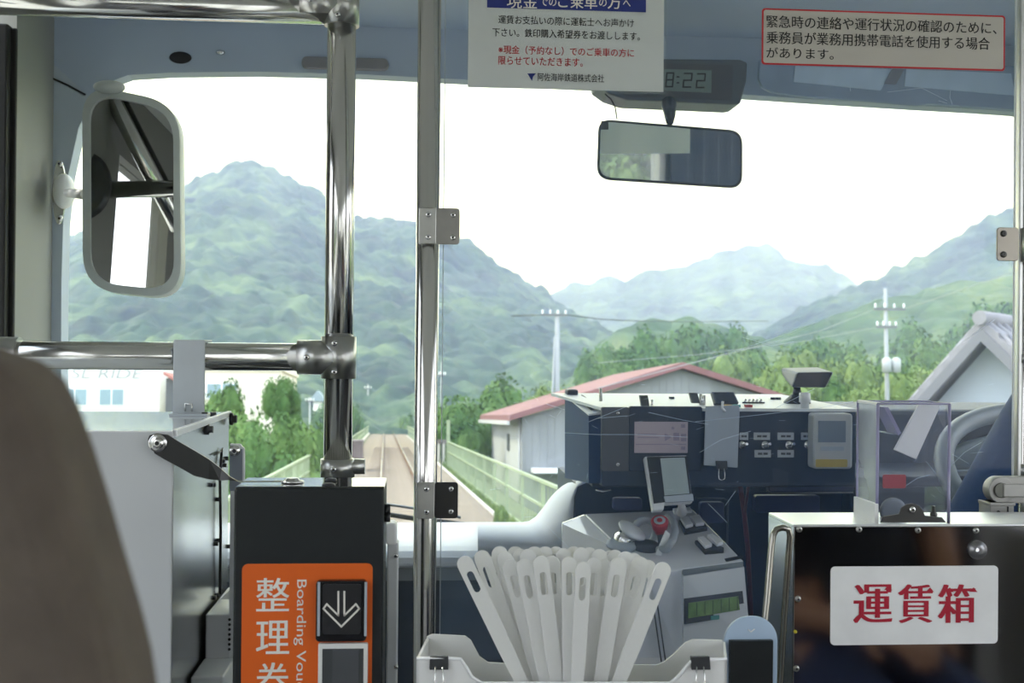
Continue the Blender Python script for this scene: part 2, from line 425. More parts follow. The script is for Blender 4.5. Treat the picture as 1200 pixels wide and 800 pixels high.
build('support_arm', MB().tube([(xp, YP, zbt-.01), (xp, YP, zbt-.2), (xp, YP, .0)], .0192, 24), STEEL, tl)

YQ = 1.45
xq = P(500, 400, YQ).x
partn = thing('partition_pole', 'slim polished steel pole at the left edge of the clear acrylic partition', 'pole', (xq, YQ, 0))
build('pole', MB().cyl((xq, YQ, 0), (xq, YQ, CZ), .0146, n=36), STEEL, partn)
def hinge(parent, px, py, dx, m, flip=1):
    c = P(px, py, YQ-.016)
    w2, h2 = .0145, .0225
    o = build('hinge_plate', MB().ext(rrect(c.x-w2, c.x+w2, c.z-h2, c.z+h2, YQ-.0165, .004), (0, .003, 0)), m, parent, bevel=.0006)
    for dz in (.014, -.014): screw(o, (c.x+.006*flip, YQ-.0165, c.z+dz), .0036)
    k = build('hinge_knuckle', MB().box(c.x-flip*w2-.012*flip-.010, c.x-flip*w2-.012*flip+.012, YQ-.0185, YQ-.0145, c.z-h2, c.z+h2), FITTING, parent, bevel=.001)
    for dz in (.014, -.014): screw(k, (c.x-flip*w2-.010*flip, YQ-.0185, c.z+dz), .0036)
hinge(partn, 525, 265, 0, HINGE); hinge(partn, 523, 586, 0, mat('black_hinge_plate', (.03, .03, .03), .4, .3))
xs = P(1198, 400, YQ).x+.008
rpost = thing('partition_post', 'steel post with side channel at the right edge of the acrylic partition', 'post', (xs, YQ, 0))
build('pole', MB().cyl((xs, YQ, 0), (xs, YQ, CZ), .0115, n=32), STEEL, rpost)
for a, b in ((60, 300), (385, 430), (430, 540)):
    pass
build('sleeve', MB().cyl((xs, YQ, P(1195, 425, YQ).z), (xs, YQ, P(1195, 415, YQ).z), .0135, n=32), FITTING, rpost)
build('sleeve', MB().cyl((xs, YQ, P(1195, 560, YQ).z), (xs, YQ, P(1195, 543, YQ).z), .0135, n=32), FITTING, rpost)
build('channel', MB().box(xs-.016, xs-.0105, YQ-.006, YQ+.006, P(1190, 560, YQ).z, CZ), mat('satin_aluminium', (.72, .72, .72), .35, .9), rpost, bevel=.001)
c = P(1181, 286, YQ-.016)
o = build('hinge_plate', MB().ext(rrect(c.x-.0145, c.x+.0145, c.z-.0215, c.z+.0215, YQ-.0165, .004), (0, .003, 0)), mat('bronze_hinge_plate', (.36, .33, .29), .4, .9), rpost, bevel=.0006)
for dz in (.0135, -.0135): screw(o, (c.x-.006, YQ-.0165, c.z+dz), .0042, m=BRACKET)
o = build('hinge_knuckle', MB().cyl((xs-.004, YQ-.010, c.z-.022), (xs-.004, YQ-.010, c.z+.022), .010, n=20), FITTING, rpost)
# latch bracket at the foot of the right post
a = P(1160, 582, 1.41); 
LATCHM = mat('dull_cast_metal', (.42, .41, .39), .45, .5, .08, 30)
pc = P(1173, 574, 1.395)
lb = build('latch_bracket', MB().cyl((pc.x, 1.393, pc.z), (pc.x, 1.411, pc.z), .0165, n=36), LATCHM, rpost, bevel=.001)
build('latch_arm', MB().box(pc.x, xs+.012, 1.394, 1.410, pc.z-.0165, pc.z+.0165), LATCHM, rpost, bevel=.001)
build('latch_rib', MB().box(pc.x, xs+.006, 1.388, 1.394, pc.z-.008, pc.z+.008), LATCHM, rpost, bevel=.001)
build('pivot_disc', MB().cyl((pc.x-.001, 1.3895, pc.z), (pc.x-.001, 1.393, pc.z), .0095, n=28), mat('olive_grey_disc', (.20, .20, .17), .5, .2), lb, bevel=.0008)
x0, x1, z0, z1 = pxr(1158, 1186, 588, 611, 1.395)
cb = build('clamp_block', MB().box(x0, x1, 1.390, 1.42, z0, z1), LATCHM, rpost, bevel=.001)
build('clamp_lip', MB().box(x0-.001, x1+.001, 1.388, 1.42, z1-.004, z1), LATCHM, cb, bevel=.0006)
build('clamp_hole', MB().cyl(P(1170, 600, 1.3895), P(1170, 600, 1.389), .0022, n=12), DARKHOLE, cb)
build('clamp_slot', MB().box(x0+.022, x0+.0235, 1.389, 1.3905, z0+.001, z1-.005), DARKHOLE, cb)
build('post_clamp', MB().cyl((xs, YQ-.02, P(1190, 612, 1.43).z), (xs, YQ-.02, P(1190, 570, 1.43).z), .018, n=28), LATCHM, rpost)

# clear acrylic partition
xa, xb = P(519, 400, YQ).x, P(1187, 400, YQ).x
za, zb2 = P(520, 745, YQ).z-.03, CZ
ap = thing('acrylic_partition', 'large clear scratched acrylic sheet between the two steel poles in front of the driver area', 'partition', (xa, YQ, za))
build('panel', MB().box(xa, xb, YQ-.0015, YQ+.0015, za, zb2), ACR, ap)
build('edge', MB().box(xa-.0012, xa, YQ-.0016, YQ+.0016, za, zb2), ACRE, ap)
build('edge', MB().box(xb, xb+.0014, YQ-.0016, YQ+.0016, za, zb2), mat('bright_acrylic_edge', (.8, .84, .86), .3), ap)
SCR = mat('pale_scratch', (.6, .72, .85), .4)
mb = MB()
scr = [[(662, 507), (700, 509), (745, 509), (806, 512)], [(815, 494), (880, 487), (960, 478), (1000, 470)], [(760, 483), (800, 492), (830, 497)],
       [(690, 494), (715, 484), (735, 476)], [(820, 530), (845, 515), (880, 505)], [(640, 473), (662, 480)], [(905, 480), (925, 470), (955, 455)], [(700, 490), (735, 487)],
       [(840, 417), (880, 405), (925, 390), (955, 378)], [(1115, 545), (1130, 530), (1150, 518)], [(1116, 532), (1135, 543)], [(1060, 570), (1075, 560), (1090, 556)],
       [(862, 575), (850, 592)], [(830, 590), (852, 612)], [(645, 620), (665, 640)], [(535, 655), (548, 648)], [(1085, 540), (1098, 556)],
       [(1100, 118), (1110, 121)], [(1114, 104), (1113, 114), (1116, 122)], [(996, 102), (997, 107)], [(1040, 108), (1080, 103), (1110, 118)], [(870, 395), (905, 405), (930, 400)], [(1130, 400), (1150, 385), (1165, 375)]]
for s_ in scr: mb.tube([P(x, y, YQ-.0017) for x, y in s_], .00028, 4)
for i in range(60):
    x, y = random.uniform(530, 1180), random.uniform(440, 640); a = random.uniform(0, 3.14); l = random.uniform(3, 14)
    mb.tube([P(x, y, YQ-.0017), P(x+l*math.cos(a), y+l*math.sin(a)*.5, YQ-.0017)], .00013, 3)
build('scratches', mb, SCR, ap, kind='stuff')

# ================================================================== NOTICES ON THE PARTITION
YN = YQ-.004
nb = thing('hanging_notice', 'white laminated notice with blue heading hanging at top centre on the acrylic partition', 'notice', P(664, 108, YN))
x0, x1, z0, z1 = pxr(549, 778, -75, 105, YN)
build('sheet', MB().box(x0, x1, YN-.0006, YN, z0, z1), PAPER, nb)
build('plastic_sleeve', MB().box(x0-.001, x1+.003, YN-.0012, YN-.0008, z0-.003, z1), glassy('clear_sleeve', (.97, .98, .98), .05), nb)
YT = YN-.0016
a = pxr(571, 757, -60, 12, YN)
build('blue_band', MB().box(a[0], a[1], YT, YT+.0003, a[2], a[3]), INKN, nb)
def line(txt, px0, px1, pyc, h, y, m, parent, smear=0.0):
    a = pxr(px0, px1, pyc-h/2, pyc+h/2, y)
    return lettering(txt, a[0], a[1], a[2], a[3], y, m, parent, smear)
line('現金', 594, 630, 1, 18, YT-.0004, INKW, nb, -.02); line('での', 633, 652, 2, 10, YT-.0004, INKW, nb, -.02); line('ご乗車', 654, 700, 1, 18, YT-.0004, INKW, nb, -.02)
line('の', 702, 711, 3, 9, YT-.0004, INKW, nb, -.02); line('方', 712, 728, 2, 17, YT-.0004, INKW, nb, -.02); line('へ', 730, 739, 4, 7, YT-.0004, INKW, nb, -.02)
line('運賃お支払いの際に運転士へお声かけ', 584, 743, 25, 10, YT, INKB, nb, -.008)
line('下さい。鉄印購入希望券をお渡しします。', 577, 750, 40, 10, YT, INKB, nb, -.008)
line('※現金（予約なし）でのご乗車の方に', 584, 743, 60, 10, YT, INKR, nb, -.008)
line('限らせていただきます。', 584, 683, 72, 10, YT, INKR, nb, -.008)
line('阿佐海岸鉄道株式会社', 630, 708, 91, 9.5, YT, INKB, nb, -.01)
build('logo', MB().poly([P(618, 86, YT), P(628, 86, YT), P(624.5, 90, YT), P(623.5, 95, YT)]), INKN, nb)

sg = thing('warning_sticker', 'wide sticker with red border and three lines of black text on the partition', 'sticker', P(1035, 84, YN))
x0, x1, z0, z1 = pxr(892.5, 1177.5, 14, 79.5, YN)
build('red_border', MB().ext(rrect(x0, x1, z0, z1, YN-.0006, .004), (0, .0006, 0)), INKR, sg)
build('sticker_sheet', MB().ext(rrect(x0+.0022, x1-.0022, z0+.0022, z1-.0022, YN-.0009, .003), (0, .0002, 0)), mat('greyed_sticker_vinyl', (.56, .53, .48), .6, 0, .03, 10), sg)
line('緊急時の連絡や運行状況の確認のために、', 898, 1168, 29, 14.5, YN-.0013, INKB, sg, -.018)
line('乗務員が業務用携帯電話を使用する場合', 898, 1160, 47.5, 14.5, YN-.0013, INKB, sg, -.018)
line('があります。', 898, 977, 62.5, 12.5, YN-.0013, INKB, sg, -.018)

# ================================================================== FOREGROUND SEAT
YS = .30
sp_ = [P(-260, 800, YS), P(-260, 470, YS), P(-230, 415, YS), P(-150, 405, YS), P(-60, 408, YS), P(-10, 425, YS), P(18, 448, YS), P(38, 485, YS), P(58, 540, YS), P(77, 600, YS), P(100, 680, YS), P(121, 750, YS), P(136, 810, YS), P(150, 900, YS), P(155, 1100, YS), P(-260, 1100, YS)]
st = thing('passenger_chair', 'brown fabric seat back in the near left foreground, out of focus', 'seat', (-.2, YS, .0))
bmS = MB().ext(sp_, (0, .05, 0))
build('backrest', bmS, SEATF, st, bevel=.012, seg=4)
build('pedestal', MB().box(-.17, -.12, .30, .35, 0, .78), BLACKPL, st, bevel=.01)
build('foot', MB().box(-.22, -.06, .22, .42, 0, .03), BLACKPL, st, bevel=.01)

# ================================================================== LEFT WHITE BOX
Yn, Yf = 1.25, 1.60
xr_ = P(203, 505, Yn).x
ztop = P(203, 505, Yn).z
wb = thing('white_cabinet', 'tall white metal box with polished side below the left handrail', 'cabinet', (-.5, 1.4, 0))
build('front_panel', MB().box(XL+.03, xr_, Yn, Yn+.004, .02, ztop), SHEET, wb, bevel=.0015)
build('top_panel', MB().box(XL+.03, xr_, Yn+.004, Yf, ztop-.004, ztop), mat('glossy_white_enamel', (.84, .87, .90), .22, 0, .03, 5, coat=1), wb)
build('side_panel', MB().box(xr_-.004, xr_, Yn+.004, Yf, .02, ztop-.004), BRUSHED, wb)
build('back_panel', MB().box(XL+.03, xr_-.004, Yf-.004, Yf, .02, ztop-.004), SHEET, wb)
build('top_flange', MB().box(xr_-.002, xr_+.0035, Yn+.004, Yf, ztop-.006, ztop+.0015), SHEETW, wb, bevel=.0008)
def onside(px, py): # point on the right flank of the box
    d = ray(px, py); return CAM + d*((xr_-CAM.x)/d.x)
for (x, y, r) in ((241, 503, .006), (268, 491, .0075)):
    q = onside(x, y) if x < 260 else Vector((xr_+.004, 1.585, P(268, 491, 1.58).z))
    build('round_latch', MB().lathe(q, (1, 0, 0), [(0, r*1.1), (.004, r*1.1), (.0045, r*.7), (.009, r*.7)], 20), BLACKPL, wb)
o = build('cable', MB().tube([onside(257, 527)+Vector((.003, 0, 0)), onside(254, 560)+Vector((.004, 0, 0)), onside(254, 620)+Vector((.005, 0, 0)), onside(254, 696)+Vector((.004, 0, 0))], .0018, 8), RUBBER, wb)
for (x, y) in ((249, 568), (246, 568), (254, 585), (255, 633), (252, 637), (253, 697), (250, 700), (267, 640), (260, 540), (262, 545), (264, 537)):
    q = onside(x, y); build('small_bolt', MB().cyl(q, q+Vector((.004, 0, 0)), .0028, n=10), BLACKPL, wb)
build('wire_hook', MB().tube([onside(248, 533)+Vector((.003, 0, 0)), onside(256, 529)+Vector((.003, 0, 0)), onside(258, 525)+Vector((.003, 0, 0))], .0011, 6), BLACKPL, wb)
# lower step plates with vented foot beside the box
q = onside(245, 703)
lo = thing('side_unit', 'low grey metal unit with vent holes beside the polished side of the white box', 'metal unit', (xr_+.03, 1.5, 0))
z0_ = P(258, 703, 1.50).z
build('body', MB().box(xr_+.004, xr_+.035, 1.42, 1.58, 0, z0_), SHEET, lo, bevel=.002)
z1_ = P(252, 776, 1.40).z
build('step', MB().box(xr_+.003, xr_+.04, 1.34, 1.42, 0, z1_), SHEETW, lo, bevel=.002)
for i in range(7): build('vent_hole', MB().cyl((xr_+.033, 1.4195, z0_+.0-.006-.006*i), (xr_+.033, 1.4215, z0_-.006-.006*i), .0018, n=8), DARKHOLE, lo)
build('vent_column', MB().hexa([P(258, 702, 1.46), P(270, 690, 1.46), P(272, 702, 1.46)], [P(258, 702, 1.47), P(270, 690, 1.47), P(272, 702, 1.47)]), SHEETW, lo)

# bracket hanging from the rail to the box top
br = thing('rail_bracket', 'flat light grey metal bracket hooked over the lower rail and bolted on the white box', 'bracket', P(222, 486, 1.525))
x0, x1, z0, z1 = pxr(203, 240, 398, 485, 1.525)
zb3 = ztop
build('plate', MB().box(x0, x1, 1.5235, 1.5275, zb3, z1), mat('bracket_grey_paint', (.50, .54, .57), .4), br, bevel=.0012)
build('hook', MB().box(x0, x1, 1.5275, 1.575, z1-.003, z1), MATS['bracket_grey_paint'], br, bevel=.001)
build('foot', MB().box(x0, x1+.008, 1.50, 1.5235, zb3, zb3+.003), MATS['bracket_grey_paint'], br, bevel=.001)
build('clip', MB().tube([P(217, 482, 1.52), P(217, 473, 1.52), P(225, 473, 1.52), P(225, 482, 1.52)], .0012, 6), SCREW, br)
for px in (240, 250): build('bolt', MB().cyl((P(px, 483, 1.51).x, 1.51, zb3), (P(px, 483, 1.51).x, 1.51, zb3+.005), .004, n=10), BLACKPL, br)

# black twisted strap from the box to the ticket machine
YM = 1.20
sb = thing('strap_bracket', 'black twisted steel strap bolted to the white box, ending on the ticket machine', 'bracket', P(187, 520, 1.245))
Ca = P(187, 520, 1.243)
path = [((174, 515), (182, 531)), ((176, 509.5), (192, 537)), ((184, 507.5), (203, 543)), ((197, 509), (215, 549.5)), ((205, 514), (228, 557)), ((228, 527), (245, 561)), ((246, 538), (258, 562.5)), ((260, 549), (268, 562)), ((270, 558), (276, 563)), ((279, 563.2), (282, 564.6)), ((330, 562.8), (330, 564.4))]
yy = [1.243, 1.243, 1.243, 1.243, 1.243, 1.243, 1.242, 1.24, 1.236, 1.232, 1.232]
mb = MB(); T = [P(a[0], a[1], y) for (a, b), y in zip(path, yy)]; Bt = [P(b[0], b[1], y-.004*(i > 5)) for i, ((a, b), y) in enumerate(zip(path, yy))]
off = Vector((0, -.003, 0))
for i in range(len(T)-1):
    mb.hexa([T[i], T[i+1], Bt[i+1], Bt[i]], [p+off for p in (T[i], T[i+1], Bt[i+1], Bt[i])])
bmesh.ops.remove_doubles(mb.b, verts=mb.b.verts, dist=1e-5)
build('strap', mb, mat('black_strap_steel', (.035, .036, .037), .3, .5), sb, smooth=False)
o = build('washer', MB().lathe(P(185, 519, 1.240), (0, -1, 0), [(0, .0095), (.0015, .0095), (.0016, .006)], 24), SCREW, sb)
screw(o, P(185, 519, 1.2385), .0065)
o = build('end_screw', MB().lathe(P(343, 564, 1.235)+Vector((0, 0, -.001)), (0, 0, 1), [(0, .012), (.002, .012), (.0025, .008), (.005, .006)], 20), SCREW, sb)

# small upright bracket behind
ub = thing('upright_tab', 'small upright grey tab with a round screw behind the ticket machine', 'bracket', P(277, 563, 1.42))
a = [P(269, 520, 1.42), P(281, 520, 1.42), P(286.5, 526, 1.42), P(286.5, 575, 1.42), P(269, 575, 1.42)]
build('tab', MB().ext(a, (0, .006, 0)), SHEETW, ub, bevel=.001)
a = [P(269, 526, 1.419), P(284, 526, 1.419), P(284, 575, 1.419), P(269, 575, 1.419)]
build('inset', MB().ext(a, (0, .001, 0)), mat('slate_paint', (.28, .32, .38), .5), ub)
screw(ub, P(275, 528, 1.418), .007)
build('stem', MB().box(P(270, 560, 1.42).x, P(285, 560, 1.42).x, 1.42, 1.426, 0, P(275, 575, 1.42).z), SHEETW, ub)

# ================================================================== TICKET MACHINE
tm = thing('ticket_machine', 'black boxy ticket machine with an orange label below the steel post', 'ticket machine', P(362, 800, YM))
x0, x1 = P(273, 700, YM).x, P(449, 700, YM).x; zt_ = P(360, 572, YM).z
build('body', MB().box(x0, x1, YM, 1.285, .35, zt_), BLACKP, tm, bevel=.003, seg=3)
build('top_plate', MB().box(x0+.001, x1, YM+.003, 1.283, zt_-.002, zt_+.0015), mat('glossy_black_top', (.02, .022, .025), .08, 0, .1, spec=1, coat=1), tm, bevel=.0006)
build('pedestal', MB().box(x0+.03, x1-.03, YM+.01, 1.27, 0, .35), BLACKP, tm)
for px, py in ((340, 560), (388, 560), (385, 567)):
    q = P(px, py, 1.25 if py < 565 else 1.21); q.z = zt_+.0015
    build('top_bolt', MB().lathe(q, (0, 0, 1), [(0, .007), (.002, .0065), (.003, .004)], 16), BLACKPL, tm)
a = pxr(283, 436, 660, 850, YM)
lab = build('orange_label', MB().ext(rrect(a[0], a[1], a[2], a[3], YM-.0008, .006), (0, .001, 0)), ORANGE, tm)
YL = YM-.0012
for ch, y0_, y1_ in (('整', 677, 716), ('理', 727, 766), ('券', 776, 818)):
    q = pxr(300, 339, y0_, y1_, YL); lettering(ch, q[0], q[1], q[2], q[3], YL, INKW, lab, -.022)
q = pxr(344, 358.5, 679, 838, YL); lettering('Boarding Voucher', q[0], q[1], q[2], q[3], YL, INKW, lab, -.004, rot=1)
q = pxr(371, 430, 678, 749, YM); bt = build('button_housing', MB().ext(rrect(q[0], q[1], q[2], q[3], YM-.010, .004), (0, .010, 0)), mat('black_gloss_plastic', (.008, .008, .01), .2), lab, bevel=.0015)
for s0, s1 in ((372, 375), (427, 430)):
    q = pxr(s0, s1, 682, 745, YM-.0105); build('side_trim', MB().box(q[0], q[1], YM-.0108, YM-.0098, q[2], q[3]), GREYC, lab)
q = pxr(378, 423, 684, 743, YM-.0105)
build('button_face', MB().ext(rrect(q[0], q[1], q[2], q[3], YM-.0112, .003), (0, .0014, 0)), mat('black_button', (.02, .02, .022), .3), lab)
# outlined arrow
YA = YM-.0116
def stroke(mb, pts, wpx, Y):
    for (a, b), (c, d) in zip(pts, pts[1:]):
        l = math.hypot(c-a, d-b); nx, ny = -(d-b)/l*wpx/2, (c-a)/l*wpx/2; ex, ey = (c-a)/l*wpx*.35, (d-b)/l*wpx*.35
        mb.poly([P(a+nx-ex, b+ny-ey, Y), P(c+nx+ex, d+ny+ey, Y), P(c-nx+ex, d-ny+ey, Y), P(a-nx-ex, b-ny-ey, Y)])
mb = MB()
stroke(mb, [(396.5, 693), (396.5, 721), (383, 707.5), (379, 713), (400, 734), (421, 713), (417, 707.5), (403.5, 721), (403.5, 693)], 2.2, YA)
build('arrow_mark', mb, INKW, lab)
q = pxr(373, 431, 752, 850, YM)
sl = build('slot_frame', MB().ext(rrect(q[0], q[1], q[2], q[3], YM-.006, .002), (0, .006, 0)), PAPER, lab, bevel=.001)
q2 = pxr(378, 426, 758, 850, YM); build('slot', MB().box(q2[0], q2[1], YM-.0065, YM-.005, q2[2], q2[3]), mat('slot_dark', (.06, .065, .07), .3), sl)
q2 = pxr(390, 421, 759, 800, YM); build('slot_flap', MB().box(q2[0], q2[1], YM-.0075, YM-.0062, q2[2], q2[3]), PLATEG, sl)
for y in (596, 606):
    q = P(452, y, YM+.02); build('side_knob', MB().cyl((x1, YM+.02, q.z), (x1+.006, YM+.02, q.z), .005, n=14), BLACKPL, tm)

# thin grey column right of the machine
gp = thing('slim_column', 'thin light grey metal column with white cap just right of the black ticket machine', 'column', P(459, 800, 1.40))
q = pxr(453, 466, 636, 800, 1.40); build('column', MB().box(q[0], q[1], 1.40, 1.43, 0, q[3]), SHEET, gp, bevel=.002)
q = pxr(452, 465, 612, 638, 1.40); build('cap', MB().ext(rrect(q[0], q[1], q[2], q[3], 1.395, .005), (0, .03, 0)), WHITEP, gp, bevel=.002)
for y in (651, 781): screw(gp, P(464, y, 1.399), .003)

# ================================================================== FARE BOX
YB1 = 1.25; YB2 = 1.345
fx0 = P(930, 700, YB1).x; fzt = P(1060, 614.5, YB1).z; fx1 = 1.0
fb = thing('fare_box', 'dark glossy fare box with a bright steel top and white label at lower right', 'fare box', (.6, 1.3, 0))
build('body', MB().box(fx0+.0035, fx1, YB1+.002, YB2, .2, fzt-.003), BRUSHED, fb)
build('front_plate', MB().box(fx0, fx1, YB1, YB1+.003, .2, fzt-.002), BLACKG, fb, bevel=.0008)
build('side_plate', MB().box(fx0, fx0+.003, YB1+.003, YB2, .2, fzt-.003), BRUSHED, fb)
build('top_plate', MB().box(fx0, fx1, YB1+.003, YB2, fzt-.003, fzt), TOPSTEEL, fb, bevel=.0006)
build('pedestal', MB().box(fx0+.04, fx1-.04, YB1+.01, YB2-.01, 0, .2), BLACKP, fb)
for px, py in ((936.5, 620), (1006.5, 620), (1075.5, 621), (1143.5, 621.5), (935, 701.5), (933, 783)):
    screw(fb, P(px, py, YB1), .0035, m=FITTING)
lk = build('lock', MB().lathe(P(1145, 644, YB1), (0, -1, 0), [(0, .0105), (.003, .0105), (.0035, .008), (.005, .0078), (.0052, .003)], 28), mat('grey_lock_metal', (.25, .25, .26), .3, .8), fb)
build('keyhole', MB().cyl(P(1145, 644, YB1-.0052), P(1145, 644, YB1-.0056), .0022, n=12), SCREW, lk)
q = pxr(973, 1169, 663, 754.5, YB1)
lb = build('name_label', MB().ext(rrect(q[0], q[1], q[2], q[3], YB1-.001, .005), (0, .001, 0)), mat('white_label_vinyl', (.84, .84, .84), .45), fb)
YK = YB1-.0016
for ch, a0, a1 in (('運', 1000, 1046), ('賃', 1052, 1093), ('箱', 1099, 1143)):
    q = pxr(a0, a1, 684.5, 729.5, YK); lettering(ch, q[0], q[1], q[2], q[3], YK, CRIMSON, lb, .055)
mb = MB()
for (x, y) in ((1041, 690), (1090, 692), (1113, 692), (1141, 692)):
    build('letter_serif', MB().poly([P(x-5, y+1, YK-.0003), P(x, y-4, YK-.0003), P(x+4.5, y+1.5, YK-.0003)]), CRIMSON, lb)
build('yellow_tag', MB().ell(P(932, 740, YB1-.002), .002, .002, .002, 10, 8), mat('yellow_paint', (.7, .6, .05), .5), fb)
# latch under the hopper
la = thing('hopper_latch', 'dark metal latch plate with a domed screw tab at the foot of the acrylic hopper', 'latch', P(1070, 612, YB1))
a = [P(1032, 612, YB1+.001), P(1036, 605, YB1+.001), P(1054, 602, YB1+.001), P(1056, 595, YB1+.001), P(1063, 590.5, YB1+.001), P(1070, 589.5, YB1+.001), P(1077, 592, YB1+.001), P(1082, 598, YB1+.001), P(1084, 604, YB1+.001), P(1104, 606, YB1+.001), P(1109, 612, YB1+.001)]
build('plate', MB().ext(a, (0, .0025, 0)), BRACKET, la, bevel=.0005)
screw(la, P(1069, 597, YB1+.001), .004)
build('pin', MB().lathe(P(1094, 605, YB1+.012), (0, 0, 1), [(0, .004), (.004, .004), (.005, .002), (.012, .002)], 12), BRACKET, la)

# acrylic coin hopper
hp = thing('coin_hopper', 'clear acrylic coin hopper with a slanted white chute standing on the fare box', 'hopper', (P(1070, 612, 1.27).x, 1.29, fzt))
H0, H1 = 1.262, 1.322
hx0, hx1 = P(1028, 560, H0).x, P(1112, 560, H0).x; hz = P(1070, 473, H0).z
def pane(x0, x1, y0, y1, z0, z1, nm, m=ACRB, par=hp): return build(nm, MB().box(x0, x1, y0, y1, z0, z1), m, par)
tk = .003
pane(hx0, hx1, H0, H0+tk, fzt, hz, 'front_wall'); pane(hx0, hx1, H1-tk, H1, fzt, hz, 'back_wall')
pane(hx0, hx0+tk, H0+tk, H1-tk, fzt, hz, 'side_wall', glassy('frosted_acrylic', (.92, .94, .95), .30, (.9, .93, .96))); pane(hx1-tk, hx1, H0+tk, H1-tk, fzt, hz, 'side_wall')
for xx in (hx0, hx1): build('corner_edge', MB().cyl((xx, H0, fzt), (xx, H0, hz), .0018, n=10), ACRP, hp)
build('corner_edge', MB().cyl((hx0, H1, fzt), (hx0, H1, hz), .0014, n=10), ACRP, hp)
build('rim', MB().tube([(hx0, H0, hz), (hx1, H0, hz), (hx1, H1, hz), (hx0, H1, hz)], .0012, 8, True), ACRP, hp)
build('front_lip', MB().box(hx0-.001, hx0+.004, H0, H1, hz-.002, hz+.0015), WHITEP, hp, bevel=.0008)
a = [P(1075, 473, 1.285), P(1100, 473, 1.285), P(1081, 515, 1.285), P(1073, 538, 1.285), P(1047, 531, 1.285)]
a = [P(1077, 474, 1.285), P(1103, 474, 1.285), P(1074, 538, 1.285), P(1048, 527, 1.285)]
build('chute', MB().ext(a, (0, .004, 0)), WHITEP, hp, bevel=.0008)
build('chute_wing', MB().ext([P(1036, 477, 1.28), P(1041, 477, 1.28), P(1056, 507, 1.28), P(1053, 510, 1.28)], (0, .03, 0)), ACRP, hp)
build('divider', MB().ext([P(1036, 506, 1.285), P(1052, 508, 1.285), P(1052, 509.5, 1.285), P(1036, 507.5, 1.285)], (0, .03, 0)), ACRE, hp)
q = pxr(1035, 1062, 556, 572, 1.315); build('red_sticker', MB().ext(rrect(q[0], q[1], q[2], q[3], 1.316, .002), (0, .0008, 0)), mat('dull_red_sticker', (.42, .06, .08), .5), hp)
build('base_flange', MB().box(hx0-.004, hx0+.0, H0-.004, H1, fzt, fzt+.022), WHITEP, hp)
build('inner_disc', MB().lathe((P(1047, 600, 1.31).x, 1.312, fzt+.006), (0, -1, 0), [(0, .016), (.002, .016), (.0025, .012)], 28), mat('blue_grey_disc', (.22, .25, .30), .4), hp)

# bent rod handle beside the fare box
rh = thing('rod_handle', 'bent steel rod grab handle on the left flank of the fare box', 'handle', P(905, 800, 1.24))
pts = [(887, 830, 1.20), (893, 760, 1.21), (899, 700, 1.22), (904, 640, 1.23), (906, 627, 1.231), (910, 620, 1.232), (917, 618, 1.232), (924, 620, 1.234), (926, 628, 1.235), (924, 650, 1.236), (919, 720, 1.238), (914, 800, 1.24), (912, 830, 1.24)]
build('rod', MB().tube([P(*p) for p in pts], .0036, 14), mat('dark_polished_rod', (.30, .29, .26), .2, 1), rh)

# pale blue holder with black panel
bh = thing('card_holder', 'pale blue rounded plastic holder with a black panel beside the white tray', 'holder', P(880, 800, 1.19))
q = pxr(849, 911, 722, 850, 1.19)
build('back_plate', MB().ext(rrect(q[0], q[1], q[2], q[3], 1.19, .026, 12), (0, .004, 0)), mat('pale_blue_plastic', (.50, .64, .82), .3, 0, .03, trans=.1), bh, bevel=.001)
q = pxr(854, 907, 727, 850, 1.189)
q = pxr(855, 905, 750, 850, 1.185)
build('black_panel', MB().box(q[0], q[1], 1.183, 1.189, q[2], q[3]), BLACKP, bh)
q = P(880, 739, 1.188)
build('notch', MB().tube([q+Vector((-.003, 0, .0015)), q+Vector((0, 0, -.001)), q+Vector((.004, 0, .002))], .0007, 6), WHITEP, bh)

# ================================================================== TRAY, CLIPS, STIRRERS
YTn, YTf = 1.10, 1.19
tr = thing('plastic_tray', 'white plastic bin holding the white perforated sticks at bottom centre', 'bin', P(670, 840, 1.15))
zr = P(670, 778, YTn).z; zl_ = P(510, 745, YTn).z; zbm = zr-.07
def traywall(Y, py_off=0, ears=True):
    o_ = [(488, 770), (493, 757), (500, 747), (506, 744), (545, 745), (552, 750), (562, 769), (572, 776), (600, 778), (770, 779), (778, 776), (790, 766), (803, 753), (812, 749), (846, 750), (852, 755), (852, 770), (852, 860), (488, 860)]
    return [P(x, y, Y) for x, y in o_]
A = traywall(YTn)
def conc(mb, top, d):
    """solid wall as vertical strips from a profile of the upper edge"""
    zlow = zbm
    for a, b in zip(top, top[1:]):
        if b.x <= a.x: continue
        q = [Vector((a.x, a.y, a.z)), Vector((b.x, b.y, b.z)), Vector((b.x, b.y, zlow)), Vector((a.x, a.y, zlow))]
        mb.hexa(q, [p+Vector((0, d, 0)) for p in q])
    bmesh.ops.remove_doubles(mb.b, verts=mb.b.verts, dist=1e-6)
mb = MB(); conc(mb, [P(x, y, YTf) for x, y in [(500, 746), (506, 743), (545, 745), (552, 750), (562, 769), (572, 776), (600, 778), (770, 779), (778, 776), (790, 766), (803, 753), (812, 749), (846, 750), (850, 755)]], .0025)
build('back_wall', mb, TRANSW, tr)
mb = MB(); xl0 = P(488, 770, YTn).x; xr0 = P(852, 770, YTn).x
conc(mb, [P(x, y, YTn) for x, y in [(488, 771), (520, 771), (540, 771.5), (546, 781), (553, 793), (565, 800), (785, 800), (797, 790), (806, 779), (812, 773), (852, 772)]], .0025)
build('front_wall', mb, TRANSW, tr)
